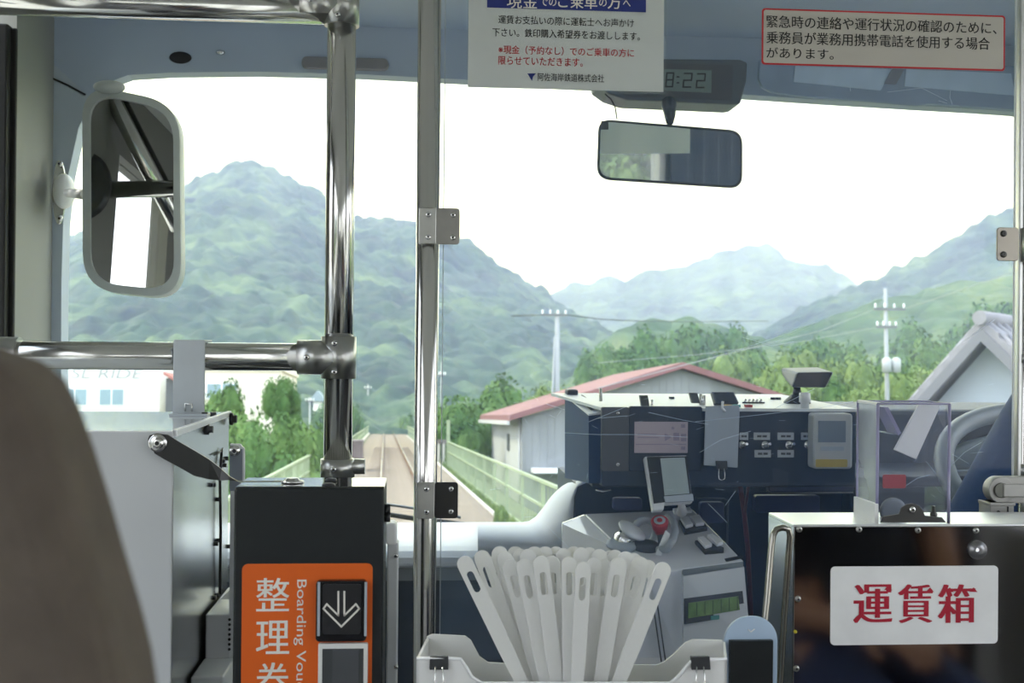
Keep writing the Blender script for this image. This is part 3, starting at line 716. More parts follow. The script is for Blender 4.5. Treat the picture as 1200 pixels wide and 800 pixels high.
for (pxa, pxb, s_) in ((488, 500, 0), (852, 850, 1)):
    a0 = P(pxa, 771, YTn); b0 = P(pxb, 747 if not s_ else 752, YTf)
    dx = .0025 if not s_ else -.0025
    A_ = [a0, b0, Vector((b0.x, b0.y, zbm)), Vector((a0.x, a0.y, zbm))]
    build('side_wall', MB().hexa(A_, [p+Vector((dx, 0, 0)) for p in A_]), TRANSW, tr)
build('bottom', MB().box(xl0+.004, xr0-.004, YTn+.002, YTf, zbm, zbm+.003), TRANSW, tr)
build('rim_lip', MB().tube([P(488, 771, YTn), P(520, 771, YTn), P(540, 772, YTn), P(546, 781, YTn), P(553, 793, YTn), P(565, 800.5, YTn), P(785, 800.5, YTn), P(797, 790, YTn), P(806, 779, YTn), P(812, 773, YTn), P(852, 772, YTn)], .0016, 8), WHITEP, tr)
def binder(px, py, s_, Y, label, wpx=22, par_w=None):
    t = thing('binder_clip', label, 'binder clip', P(px, py, Y))
    q = pxr(px-wpx/2, px+wpx/2, py-7*s_, py+7*s_, Y)
    build('clamp', MB().hexa([Vector((q[0], Y-.001, q[3])), Vector((q[1], Y-.001, q[3])), Vector((q[1], Y-.005, q[2])), Vector((q[0], Y-.005, q[2]))],
                             [Vector((q[0], Y+.004, q[3])), Vector((q[1], Y+.004, q[3])), Vector((q[1], Y+.0008, q[2])), Vector((q[0], Y+.0008, q[2]))]), BLACKPL, t, bevel=.0005)
    c0 = P(px-4*s_, py+5*s_, Y-.005); c1 = P(px+4*s_, py+5*s_, Y-.005); k = .022*s_
    build('wire_handle', MB().tube([c0, c0+Vector((-.001, -.002, -k*.6)), c0+Vector((-.0005, -.003, -k)), (c0+c1)/2+Vector((0, -.003, -k*1.15)), c1+Vector((.0005, -.003, -k)), c1+Vector((.001, -.002, -k*.6)), c1], .0007, 6), SCREW, t)
    return t
binder(514.5, 776, 1, YTn, 'black binder clip on the left corner of the white bin')
binder(820.5, 776, 1, YTn, 'black binder clip on the right corner of the white bin')

# sticks : (top px, top py, bottom px, depth, width px)
ST = [(541, 652, 612, 1.13, 17), (562, 645, 618, 1.145, 17), (583, 640, 628, 1.165, 17), (590, 646, 622, 1.15, 17), (608, 643, 636, 1.16, 17), (596, 655, 633, 1.14, 17), (613, 655, 640, 1.13, 17),
      (625, 640, 645, 1.17, 18), (633, 651, 652, 1.125, 17), (646, 651, 655, 1.15, 17), (660, 642, 662, 1.17, 17), (667, 652, 667, 1.12, 16), (684, 658, 676, 1.115, 16), (681, 641, 680, 1.165, 17),
      (697, 653, 688, 1.135, 16), (709, 655, 692, 1.15, 16), (703, 643, 690, 1.17, 17), (715, 645, 697, 1.178, 16), (726, 653, 703, 1.13, 18), (735, 646, 706, 1.16, 17), (752, 652, 717, 1.14, 20), (745, 648, 712, 1.165, 17), (780, 659, 724, 1.128, 18), (651, 640, 660, 1.178, 16), (574, 652, 624, 1.172, 17), (602, 640, 634, 1.18, 17), (617, 643, 640, 1.158, 17), (638, 640, 650, 1.174, 17), (672, 640, 672, 1.18, 17), (691, 641, 684, 1.172, 17), (722, 644, 700, 1.174, 17), (762, 656, 720, 1.165, 18)]
wordn = ['', 'second ', 'third ', 'fourth ', 'fifth ', 'sixth ', 'seventh ', 'eighth ', 'ninth ', 'tenth ', 'eleventh ', 'twelfth ', 'thirteenth ', 'fourteenth ', 'fifteenth ', 'sixteenth ']
order = sorted(range(len(ST)), key=lambda i: ST[i][0])
rank = {i: k for k, i in enumerate(order)}
for i, (tx, ty, bx, Y, wp) in enumerate(ST):
    top = P(tx, ty, Y); bot_ = P(bx, 800, Y-.01); bot_.y = min(Y, 1.17)-.012
    d = (top-bot_); ln = d.length; d.normalize()
    L = (top.z-(zbm+.004))/d.z
    wd = wp*1.13/F*Y/2
    k = rank[i]
    side_ = 'left' if k < 16 else 'right'; kk = k if k < 16 else len(ST)-1-k
    lab_ = 'white perforated plastic stick in the bin, %s%s of the fan' % ((wordn[kk]+'from the ' if kk else 'outermost at the '), side_ + (' side' if kk else ''))
    extra = 0
    mb = MB(); b_ = mb.b
    # local frame: u along stick, s across, n thickness
    s_ = Vector((d.z, 0, -d.x)).normalized(); nrm = d.cross(s_).normalized()
    def Q(u, v, h): return top+d*(-u)+s_*v+nrm*h
    out = []
    for j in range(13):
        t = math.pi*j/12; out.append((wd-wd*math.sin(t), wd*math.cos(t)*1.0))
    out.append((L*.55, -wd*.92)); out.append((L, -wd*.6)); out.append((L, wd*.6)); out.append((L*.55, wd*.92))
    hole = []
    hr = wd*.42; u0, u1 = wd*2.0, wd*2.0+.022
    for j in range(7):
        t = math.pi*j/6; hole.append((u0+hr-hr*math.sin(t), hr*math.cos(t)))
    for j in range(7):
        t = math.pi*j/6; hole.append((u1-hr+hr*math.sin(t), -hr*math.cos(t)))
    th = .0009
    e = []
    for loop in (out, hole):
        vs = [b_.verts.new(Q(u, v, th)) for u, v in loop]
        e += [b_.edges.new((vs[m_], vs[(m_+1) % len(vs)])) for m_ in range(len(vs))]
    r_ = bmesh.ops.triangle_fill(b_, use_beauty=True, use_dissolve=False, edges=e)
    fs = [g for g in r_['geom'] if isinstance(g, bmesh.types.BMFace)]
    ex = bmesh.ops.extrude_face_region(b_, geom=fs)
    for v in [g for g in ex['geom'] if isinstance(g, bmesh.types.BMVert)]: v.co -= nrm*2*th
    build('plastic_stick', mb, STICK, bevel=.0003, seg=1, label=lab_, cat='stick', group='white sticks fanned out in the bin')

# ================================================================== LEFT CAB MIRROR
cm = P(154, 225, 2.08)
dvw = (cm-CAM).normalized()
rfl = Vector((-.42, -1, .33)).normalized()
nM = (rfl-dvw).normalized()
lm = thing('cab_mirror', 'tall rounded mirror in a pale frame on the left windscreen pillar', 'mirror', cm)
def quadshape(c4, r, n, plane_pt, nr):
    """rounded quad drawn at pixel corners TL,TR,BR,BL onto a tilted plane"""
    out = []; m_ = len(c4)
    for i in range(m_):
        p0, p1, p2 = Vector(c4[i-1]), Vector(c4[i]), Vector(c4[(i+1) % m_])
        a = p1+(p0-p1).normalized()*r; b = p1+(p2-p1).normalized()*r
        for j in range(n+1):
            t = j/n; q = a*(1-t)**2+p1*2*t*(1-t)+b*t**2; out.append(PP(q.x, q.y, plane_pt, nr))
    return out
oc = [(97, 98), (211, 122), (213, 351), (98, 339)]
ic = [(106, 109), (204, 131), (205, 341), (107, 331)]
A_ = quadshape(oc, 42, 8, cm, nM); B_ = quadshape(oc, 42, 8, cm, nM)
MF = mat('pale_green_white_frame', (.62, .68, .66), .35)
build('housing', MB().hexa([p-nM*.001 for p in A_], [p-nM*.028 for p in A_]), MF, lm, bevel=.004)
C_ = quadshape(ic, 36, 8, cm, nM); mb = MB(); n_ = len(A_)
for i in range(n_):
    j = (i+1) % n_; up_ = nM*.006
    mb.hexa([A_[i], A_[j], C_[j], C_[i]], [A_[i]+up_*.6, A_[j]+up_*.6, C_[j]+up_, C_[i]+up_])
bmesh.ops.remove_doubles(mb.b, verts=mb.b.verts, dist=1e-6)
build('frame', mb, MF, lm)
build('mirror_glass', MB().hexa([p+nM*.002 for p in C_], [p-nM*.0005 for p in C_]), MIRR, lm)
build('top_cap', MB().ell(P(128, 102, 2.09), .028, .014, .012), MF, lm)
mt = build('mount', MB().ell(P(75, 224, 2.47), .022, .03, .037).cyl(P(80, 226, 2.33), P(100, 228, 2.12), .009, n=16), WHITEP, lm)
q0 = P(69, 225, 2.50)
build('mount_plate', MB().ext([Vector((q0.x+.014*math.cos(t)*(1), 2.50, q0.z+.068*math.sin(t))) for t in [R(15*k) for k in range(24)]], (0, .006, 0)), SCREW, lm, bevel=.001)
for y in (192, 256): screw(lm, P(70, y, 2.495), .007)

# ================================================================== REAR VIEW MIRROR AND CLOCK
YR = 2.15
cr_ = P(785, 180, YR); dv = (cr_-CAM).normalized(); rf = Vector((-.30, -1, -.06)).normalized(); nR = (rf-dv).normalized()
rm = thing('rear_view_mirror', 'wide rear view mirror hanging below the digital clock', 'mirror', cr_)
oc = [(701, 139), (870, 153), (870, 221), (699, 210)]; ic = [(704, 142), (867.5, 156), (867.5, 218), (702.5, 207)]
A_ = quadshape(oc, 16, 6, cr_, nR); C_ = quadshape(ic, 14, 6, cr_, nR)
build('housing', MB().hexa([p for p in A_], [p-nR*.022 for p in A_]), mat('dark_grey_plastic', (.06, .065, .07), .4), rm, bevel=.003)
build('mirror_glass', MB().hexa([p+nR*.0008 for p in C_], [p-nR*.0005 for p in C_]), MIRR, rm)
build('stem', MB().tube([P(785, 143, YR+.02), P(785, 136, YR+.04), P(784, 122, YR+.20)], [.007, .0105, .016], 14), MATS['dark_grey_plastic'], rm)
build('cable', MB().tube([P(709, 110, YR+.03), P(716, 116, YR+.03), P(721, 126, YR+.02), P(723, 139, YR+.01)], .0013, 8), RUBBER, rm)
q = PP(708.5, 147, cr_, nR)
build('corner_mark', MB().box(q.x-.007, q.x+.007, q.y-.003, q.y-.0015, q.z-.008, q.z+.008), PLATEG, rm)
ck = thing('digital_clock', 'dark grey digital clock box partly hidden behind the hanging notice', 'clock', P(795, 122, 2.37))
a = [(700, 68), (868, 69.5), (876, 73), (875, 95), (868, 121), (860, 122.5), (735, 117), (714, 110), (700, 100)]
build('case', MB().ext([P(x, y, 2.37) for x, y in a], (0, .09, 0)), mat('slate_grey_plastic', (.09, .105, .125), .45), ck, bevel=.004)
build('face', MB().ext([P(x, y, 2.369) for x, y in [(716, 73), (859, 76), (858, 118), (735, 113), (716, 106)]], (0, .001, 0)), PLATEG, ck)
q = [(752, 80), (834, 82.5), (833.5, 108.5), (752, 105)]
lcd = build('display', MB().ext([P(x, y, 2.3675) for x, y in q], (0, .0015, 0)), mat('grey_green_lcd', (.17, .22, .21), .35), ck)
SEG = {'8': 'abcdefg', '2': 'abged', '1': 'bc', '0': 'abcdef'}
mb = MB()
def seven(ch, px, py, w_, h_):
    sl_ = -1.5
    S_ = {'a': [(0, 0), (w_, 0)], 'b': [(w_, 0), (w_, h_/2)], 'c': [(w_, h_/2), (w_, h_)], 'd': [(0, h_), (w_, h_)], 'e': [(0, h_/2), (0, h_)], 'f': [(0, 0), (0, h_/2)], 'g': [(0, h_/2), (w_, h_/2)]}
    for c_ in SEG[ch]:
        a, b = S_[c_]
        f_ = lambda p: (px+p[0]+(h_-p[1])/h_*1.5, py+p[1])
        stroke(mb, [f_(a), f_(b)], 1.8, 2.3665)
seven('8', 780, 85.5, 8, 16); seven('2', 800.5, 86, 9, 16); seven('2', 816, 86.5, 9, 16)
for y in (90, 97): stroke(mb, [(793.5, y), (795.5, y)], 1.8, 2.3665)
build('digits', mb, INKB, lcd)

# sun visor with papers
YV = 2.43
sv = thing('sun_visor', 'blue tinted sun visor with papers tucked in below the red-bordered sticker', 'sun visor', P(1040, 120, YV))
a = [(890, 70), (1240, 78), (1240, 132), (1195, 129), (1090, 122), (1075, 124), (1040, 121), (940, 113), (905, 108), (893, 102), (889, 92)]
build('panel', MB().ext([P(x, y, YV) for x, y in a], (0, .012, 0)), mat('blue_grey_visor_vinyl', (.26, .34, .46), .45), sv, bevel=.003)
for a in ([(932, 77), (1046, 81), (1032, 106), (930, 96)], [(1062, 81), (1185, 86), (1190, 112), (1060, 101)]):
    build('paper', MB().ext([P(x, y, YV-.002) for x, y in a], (0, .0015, 0)), mat('pale_blue_paper', (.45, .58, .74), .4), sv)
build('pocket_strip', MB().ext([P(x, y, YV-.004) for x, y in [(1046, 80), (1060, 81), (1050, 99), (1036, 98)]], (0, .002, 0)), mat('slate_strip', (.2, .22, .26), .5), sv)

# ================================================================== DASHBOARD
db = thing('dashboard', 'pale grey dashboard shelf curving up into the dark instrument hood', 'dashboard', (.5, 2.3, 0))
YD = 2.05
zsh = P(560, 612, 2.56).z
s0 = P(380, 620, YD).x
# shelf profile in yz, extruded in x
pr = [(2.57, zsh), (2.26, zsh), (2.23, zsh-.004), (2.215, zsh-.014), (2.21, zsh-.03), (2.22, zsh-.034), (2.57, zsh-.034)]
x_end = P(668, 600, 2.2).x
build('shelf', MB().hexa([Vector((XL+.02, y, z)) for y, z in pr], [Vector((x_end, y, z)) for y, z in pr]), DASHL, db, bevel=.006)
build('lower_panel', MB().box(XL+.02, x_end+.02, 2.24, 2.55, .12, zsh-.034), mat('slate_dash_panel', (.055, .075, .105), .35, 0, .1), db)
build('trim_strip', MB().box(XL+.02, x_end, 2.225, 2.24, zsh-.06, zsh-.034), mat('mid_grey_strip', (.22, .25, .28), .4), db)
# hood: curved band
Yh = 2.03
outer = [(560, 612.5), (598, 612.2), (612, 611.8), (620, 610.5), (628, 605), (636, 595), (645, 582.5), (652, 575), (660, 568.5), (670, 563), (680, 560.5), (692, 559.5)]
inn = [(560, 646), (600, 648), (622, 652), (640, 655), (655, 655), (664, 652), (670, 638), (671, 620), (672, 600), (673, 582), (677, 570), (692, 563)]
mb = MB(); rows = []
for k_, (f_, yy_) in enumerate(((0, 2.56), (0, 2.36), (.10, 2.29), (.30, 2.24), (.60, 2.21), (1, 2.20), (1, 2.26))):
    row = []
    for o_, n_ in zip(outer, inn):
        px_, py_ = o_[0]+(n_[0]-o_[0])*f_, o_[1]+(n_[1]-o_[1])*f_
        row.append(mb.b.verts.new(P(px_, py_, yy_)))
    rows.append(row)
for a, b in zip(rows, rows[1:]):
    for i in range(len(a)-1):
        f = mb.b.faces.new([a[i], a[i+1], b[i+1], b[i]]); f.smooth = True
build('hood_left_skin', mb, DASHL, db)
Yh = 1.98
build('hood_top', MB().ext([P(694, 561, Yh-.01), P(1230, 557, Yh-.01), P(1230, 700, Yh-.01), P(1230, 572, Yh-.01), P(700, 572, Yh-.01)][:2]+[P(1230, 570, Yh-.01), P(694, 571, Yh-.01)], (0, .3, 0)), DASHD, db, bevel=.003)
build('cluster_back', MB().box(P(674, 600, 2.24).x, P(985, 540, 2.25).x, 2.24, 2.54, .1, P(700, 566, 2.24).z), DASHD, db)
# details in the dark recess: steel grips, gauge rims, cabling
build('recess_handle', MB().tube([P(698, 574, 2.0), P(706, 575.5, 2.0), P(716, 573.5, 2.0)], .0018, 8), SCREW, db)
for px0, px1, py0, py1 in ((718, 752, 583, 597), (820, 848, 588, 612), (884, 960, 580, 600), (900, 1000, 566, 576)):
    q = pxr(px0, px1, py0, py1, 2.17); build('switch_bank', MB().ext(rrect(q[0], q[1], q[2], q[3], 2.165, .006), (0, .02, 0)), mat('violet_navy_panel', (.04, .045, .13), .4), db, bevel=.002)
q = [(898, 566), (904, 552), (1000, 549)]
build('frame_line', MB().tube([P(852, 650, 1.95), P(853, 586, 1.95), P(848, 584, 1.95), P(815, 583, 1.95)], .0016, 6), PLATEG, db)
build('frame_line', MB().tube([P(898, 575, 1.95), P(905, 578, 1.95), P(1000, 577, 1.95)], .0016, 6), PLATEG, db)
build('red_cable', MB().tube([P(866, 560, 1.96), P(872, 600, 1.96), P(876, 640, 1.96), P(880, 720, 1.96)], .0045, 8), mat('dark_red_cable', (.09, .012, .02), .5), db)
build('red_bar', MB().tube([P(876, 500, 1.93), P(878, 560, 1.93), P(873, 600, 1.95)], .003, 8), MATS['dark_red_cable'], db)

# ---- instrument console (boxy, on top)
co = thing('instrument_console', 'dark navy boxy instrument console with a pale top plate behind the partition', 'console', (.45, 2.0, 1.0))
Yc, Yc2 = 1.88, 2.16
c0x, c1x = P(706, 520, Yc).x, P(1003, 520, Yc).x
ztc = P(830, 478, Yc).z; zbc = P(830, 570, Yc).z
build('body', MB().box(c0x, c1x, Yc, Yc2, zbc, ztc-.004), CONSOLED, co, bevel=.002)
build('top_plate', MB().hexa([Vector((c0x-.002, Yc-.004, ztc)), Vector((c1x, Yc-.004, ztc)), Vector((c1x-.04, Yc2, ztc+.012)), Vector((c0x-.055, Yc2, ztc+.012))],
      [Vector((c0x-.002, Yc-.004, ztc-.005)), Vector((c1x, Yc-.004, ztc-.005)), Vector((c1x-.04, Yc2, ztc+.007)), Vector((c0x-.055, Yc2, ztc+.007))]), SHEETW, co)
# left wing box
wl = [P(690, 487, 1.90), P(662, 464, 2.14), P(662, 560, 2.14), P(690, 566, 1.90)]
build('left_wing', MB().hexa(wl, [p+Vector((.05, .0, 0)) for p in wl]), mat('blue_slate_panel', (.035, .065, .15), .6, spec=.15), co)
tw = [P(690, 487, 1.90), P(662, 464, 2.14), P(700, 462, 2.14), P(712, 484, 1.90)]
build('left_wing_top', MB().ext(tw, (0, 0, .003)), SHEETW, co)
for (a, b) in (((682, 466), (702, 481)), ((674, 467), (694, 483))):
    build('slot_line', MB().tube([P(a[0], a[1], 2.11)+Vector((0, 0, .004)), P(b[0], b[1], 1.93)+Vector((0, 0, .004))], .0022, 6), BLACKPL, co)
build('cap_knob', MB().box(*[v for v in (P(664, 460, 2.13).x, P(677, 460, 2.13).x, 2.12, 2.16, P(670, 464, 2.13).z, P(670, 456, 2.13).z)]), BLACKPL, co, bevel=.004)
q = pxr(705, 737, 477, 552, 1.868); pg = build('mounting_plate', MB().ext(rrect(q[0], q[1], q[2], q[3], 1.868, .003), (0, .012, 0)), PLATEG, co, bevel=.001)
for y in (484, 544): screw(pg, P(724, y, 1.868), .0032)
q = pxr(737, 823, 476, 552, 1.872); sc_ = build('screen_bezel', MB().ext(rrect(q[0], q[1], q[2], q[3], 1.872, .004), (0, .01, 0)), CONSOLED, co, bevel=.002)
SCRN = mat('lilac_grey_screen', (.50, .42, .46), .25, 0, .06, 8)
q = pxr(743.5, 806, 494, 530.5, 1.8705); s2 = build('screen', MB().box(q[0], q[1], 1.8705, 1.872, q[2], q[3]), SCRN, sc_)
mb = MB(); mb.poly([P(779, 507, 1.870), P(779, 517, 1.870), P(787, 512, 1.870)])
for (a, b, c_, d_) in ((789, 507, 796, 516), (798, 508, 804, 512), (798, 513, 804, 517), (745, 520, 804, 521), (787, 500, 790, 503), (798, 497, 803, 501), (798, 523, 803, 527), (747, 508, 770, 509), (747, 512, 772, 513)):
    mb.poly([P(a, b, 1.870), P(c_, b, 1.870), P(c_, d_, 1.870), P(a, d_, 1.870)])
build('screen_marks', mb, mat('mauve_grey_ink', (.30, .25, .33), .5), s2)
# grey document board with binder clip, on top lip
gb = thing('document_board', 'grey paper board clipped over the front of the instrument console', 'document', P(846, 548, 1.86))
a = [(827, 476), (866, 474.5), (867, 480), (864.5, 548), (825, 545)]
build('board', MB().ext([P(x, y, 1.858) for x, y in a], (0, .003, 0)), GREYC, gb, bevel=.0008)
build('hanging_loop', MB().tube([P(847, 470, 1.857), P(846, 478, 1.856), P(850, 482, 1.856)], .0022, 8), WHITEP, gb)
binder(845.5, 545, .75, 1.855, 'small black binder clip hanging on the lower edge of the grey document board', 13)
# switch panel labels and knobs
for (px, py) in ((871, 511), (893, 511), (921, 511), (947, 511), (894, 531.5), (921, 531.5)):
    q = pxr(px-9.5, px+9.5, py-4.3, py+4.3, 1.878)
    if px == 871: q = pxr(867, 877, py-4.3, py+4.3, 1.878)
    if px == 947: q = pxr(939, 952, py-4.3, py+4.3, 1.878)
    o = build('name_tag', MB().box(q[0], q[1], 1.8785, 1.880, q[2], q[3]), mat('grey_white_tag', (.52, .55, .58), .5), co)
    q3 = [q[0]+(q[1]-q[0])*.2, q[0]+(q[1]-q[0])*.8]; zc = (q[2]+q[3])/2
    build('tag_marks', MB().box(q3[0], q3[0]+(q3[1]-q3[0])*.45, 1.878, 1.8785, zc-.0018, zc+.0018).box(q3[0]+(q3[1]-q3[0])*.55, q3[1], 1.878, 1.8785, zc-.0018, zc+.0018), PLATEG, o)
for px in (869, 896, 924, 946):
    q = P(px, 521, 1.878)
    o = build('toggle_switch', MB().lathe(q, (0, -1, 0), [(0, .0065), (.004, .0065), (.005, .003)], 14), SCREW, co)
    build('toggle_lever', MB().cyl(q+Vector((0, -.004, 0)), q+Vector((.004, -.018, .003)), .0016, .0024, n=10), SCREW, o)
# handheld device
hd = thing('handheld_meter', 'pale grey handheld unit with grey screen and yellow sticker at the right of the console', 'device', P(975, 548, 1.85))
q = pxr(952, 998, 484, 549, 1.85); build('case', MB().ext(rrect(q[0], q[1], q[2], q[3], 1.845, .006), (0, .03, 0)), mat('warm_grey_plastic', (.55, .57, .56), .4), hd, bevel=.003)
q = pxr(959, 991, 493, 518, 1.844); build('screen', MB().box(q[0], q[1], 1.8435, 1.8465, q[2], q[3]), mat('dull_lcd', (.17, .21, .26), .25), hd)
q = pxr(962, 989, 523, 528, 1.844); build('brand_plate', MB().box(q[0], q[1], 1.8440, 1.8455, q[2], q[3]), GREYC, hd)
q = pxr(956, 993, 538, 547, 1.844); build('yellow_sticker', MB().ext(rrect(q[0], q[1], q[2], q[3], 1.8435, .002), (0, .002, 0)), mat('mustard_sticker', (.55, .42, .10), .5), hd)
# sensor camera on the top
sc = thing('sensor_head', 'dark trapezoid camera head on a short stem standing on the console top', 'camera', P(943, 478, 2.0))
A_ = [P(914, 429, 2.02), P(974, 430, 2.02), P(970, 437, 1.95), P(978, 437, 1.95)]
fr_ = [P(934, 436, 1.93), P(977.5, 435.5, 1.93), P(968, 454.5, 1.93), P(927, 454, 1.93)]
bk_ = [P(915, 431, 2.05), P(960, 430, 2.05), P(958, 440, 2.05), P(917, 441, 2.05)]
build('head', MB().hexa(fr_, bk_), mat('grey_camera_shell', (.22, .23, .24), .45), sc, bevel=.004)
build('lens_face', MB().hexa([p+(sum(fr_, Vector())/4-p)*.08+Vector((0, -.001, 0)) for p in fr_], [p+(sum(fr_, Vector())/4-p)*.08+Vector((0, .0012, 0)) for p in fr_]), mat('dark_lens', (.02, .022, .03), .2), sc)
build('stem', MB().tube([P(934, 454, 1.97), P(934, 462, 1.98), P(934, 470, 1.98)], [.006, .008, .017], 14), BLACKPL, sc)
build('foot', MB().lathe(Vector((P(934, 470, 1.98).x, 1.98, ztc)), (0, 0, 1), [(0, .026), (.008, .022), (.02, .010)], 18), BLACKPL, sc)
build('silver_knob', MB().lathe(P(943, 480, 1.885), (0, 0, 1), [(0, .007), (.012, .007), (.013, .0095), (.028, .009), (.029, .004)], 16), WHITEP, co)
# small things on the console top
for px, py, w_, h_, nm in ((757, 470, 10, 12, 'clip_block'), (816, 466, 10, 10, 'clip_block')):
    q = pxr(px-w_/2, px+w_/2, py-h_/2, py+h_/2, 1.9); build(nm, MB().hexa([Vector((q[0], 1.90, q[2]-.002)), Vector((q[1], 1.90, q[2]-.002)), Vector((q[1]+.002, 1.93, q[3])), Vector((q[0]+.002, 1.93, q[3]))],
        [Vector((q[0], 1.91, q[2]-.002)), Vector((q[1], 1.91, q[2]-.002)), Vector((q[1]+.002, 1.94, q[3])), Vector((q[0]+.002, 1.94, q[3]))]), BLACKPL, co, bevel=.001)
    build('clip_lever', MB().cyl(P(px+7, py+8, 1.895), P(px+7, py-2, 1.895), .0022, n=8), SCREW, co)
for px, py0, py1 in ((704, 455, 469), (821, 461, 478), (825, 463, 480)):
    build('small_post', MB().cyl(P(px, py1+1, 1.94), P(px, py0, 1.94), .0028, n=10), FITTING, co)
for px, py in ((787, 466), (912, 473), (906, 468)):
    q = P(px, py, 2.05); q.z = ztc+.006; build('top_screw', MB().cyl(q, q+Vector((0, 0, .005)), .005, n=12), BLACKPL, co)
a = [P(834, 459, 1.95), P(860, 459, 1.95), P(866, 472, 1.92), P(838, 472.5, 1.92)]
tsn = build('tilted_display', MB().hexa(a, [p+Vector((0, .01, -.004)) for p in a]), PLATEG, co, bevel=.0008)
cc = sum(a, Vector())/4
build('display_pane', MB().hexa([p+(cc-p)*.16+Vector((0, -.001, .0005)) for p in a], [p+(cc-p)*.16 for p in a]), mat('dark_glass_pane', (.05, .055, .065), .1), tsn)
for k, (px, m_) in enumerate(((853, mat('amber_dot', (.6, .4, .1), .5)), (863, mat('teal_dot', (.1, .45, .4), .5)), (877, mat('red_dot', (.5, .08, .08), .5)))):
    q = pxr(px-4, px+4, 474, 477, 1.9); build('indicator', MB().box(q[0], q[1], 1.895, 1.905, q[2], q[3]), m_, co)
build('cable', MB().tube([P(868, 479, 1.90), P(895, 480, 1.90), P(920, 479, 1.90)], .002, 6), RUBBER, co)
for i in range(5): build('terminal', MB().cyl(P(873+i*4.5, 471, 1.97), P(874+i*4.5, 467.5, 1.97), .002, n=8), SCREW, co)
build('terminal_strip', MB().tube([P(870, 472, 1.97), P(896, 472, 1.97)], .0018, 6), RUBBER, co)

# ---- control desk
cdk = thing('control_desk', 'white metal control desk with sloping top and a green display below the console', 'control desk', P(770, 780, 1.8))
# sloping top plane through measured corners
TL, TR, BR, BL = P(684, 602, 2.02), P(812, 597, 2.02), P(871, 657, 1.78), P(757, 674, 1.74)
TL0 = P(659, 614, 1.98)
top4 = [P(660, 613, 1.99), P(684, 603, 2.03), P(812, 597, 2.03), P(871, 657, 1.80), P(800, 666, 1.76), P(757, 674, 1.74)]
npl = (top4[2]-top4[5]).cross(top4[3]-top4[5]).normalized()
if npl.z < 0: npl = -npl
pp0 = top4[5]
def D(px, py, h=0): return PP(px, py, pp0, npl)+npl*h
top4 = [D(686, 602), D(812, 597), D(871, 657), D(758, 672)]
build('top_plate', MB().ext(top4, -npl*.004), CONW, cdk, bevel=.001)
leftf = [D(686, 602), D(758, 672), D(758, 672)+Vector((-.03, -.01, -.30)), P(660, 622, 1.97), P(660, 612, 1.99)]
build('left_cheek', MB().ext([D(686, 602, -.002), D(722, 640, -.002), P(722, 720, 1.86), P(659, 680, 1.99), P(659, 613, 1.99)], (0, .01, 0)), CONW, cdk, bevel=.001)
build('front_panel', MB().ext([D(757, 673), D(800, 667), P(800, 780, 1.74), P(740, 800, 1.74)], (0, .006, 0)), CONW, cdk, bevel=.001)
build('desk_body', MB().hexa([D(700, 618, -.006), D(810, 600, -.006), D(866, 655, -.006), D(760, 670, -.006)], [v-Vector((0, -.02, .42)) for v in (D(700, 618, -.006), D(810, 600, -.006), D(866, 655, -.006), D(760, 670, -.006))]), SHEET, cdk)
build('front_strip', MB().ext([D(800, 667.5), D(871, 658), P(871, 664, 1.79), P(801, 674, 1.75)], (0, .01, 0)), mat('grey_brushed_strip', (.30, .33, .36), .3, .6), cdk)
FR = [P(801, 675, 1.75), P(872, 664, 1.79), P(880, 760, 1.76), P(801, 770, 1.73)]
build('display_panel', MB().ext(FR, (0, .02, 0)), SHEETW, cdk)
nf = (FR[1]-FR[0]).cross(FR[3]-FR[0]).normalized()
if nf.y > 0: nf = -nf
def E(px, py, h=0): return PP(px, py, FR[0], nf)+nf*h
dp = build('display_bezel', MB().ext([E(801, 701, .001), E(868, 692, .001), E(871, 720, .001), E(801, 731, .001)], nf*.004), PLATEG, cdk)
build('green_display', MB().ext([E(804, 706, .006), E(862, 698, .006), E(864, 714, .006), E(804, 724, .006)], nf*.001), mat('green_lcd', (.20, .34, .10), .3, 0, .25, 60), dp)  # plain green surface colour, no emission
for i in range(6):
    x = 813+i*9.5; y = 705.5-i*1.35; mb = MB(); mb.ext([E(x, y, .0072), E(x+.9, y-.1, .0072), E(x+.9, y+15, .0072), E(x, y+15, .0072)], nf*.0002); build('display_divider', mb, mat('dark_green_ink', (.08, .14, .06), .4), dp)
for px, py in ((835, 723), ):
    build('teal_key', MB().ext([E(px-5, py-2, .006), E(px+5, py-3, .006), E(px+5, py+2, .006), E(px-5, py+3, .006)], nf*.001), mat('teal_key_plastic', (.1, .35, .32), .4), dp)
mb = MB()
for x0_, x1_ in ((765, 775), (770, 780)): mb.tube([P(x0_, 706, 1.735), P(x1_, 775, 1.735)], .0011, 6)
build('panel_seams', mb, PLATEG, cdk)
# buttons
def pair(pts, nm):
    o = build(nm, MB().ext([D(*p, .0) for p in pts[0]], npl*.006), BLACKPL, cdk, bevel=.0006)
    for s_ in pts[1:]: build('rocker', MB().ext([D(*p, .006) for p in s_], npl*.006), WHITEP, o, bevel=.001)
pair([[(795, 613), (820, 609), (829, 622), (802, 627)], [(797, 613.5), (806, 612), (812, 621), (803, 623.5)], [(808, 611.5), (819, 610), (825, 619.5), (815, 621)]], 'switch_pair')
pair([[(814, 637), (822, 636), (848, 645), (848, 648), (826, 650)], [(817, 637), (824, 635.5), (834, 645), (826, 647.5)], [(828, 634), (834, 632.5), (847, 642), (840, 645)]], 'switch_pair')
build('dark_label', MB().ext([D(849, 655), D(869, 651), D(871, 654), D(851, 658)], npl*.001), BLACKPL, cdk)
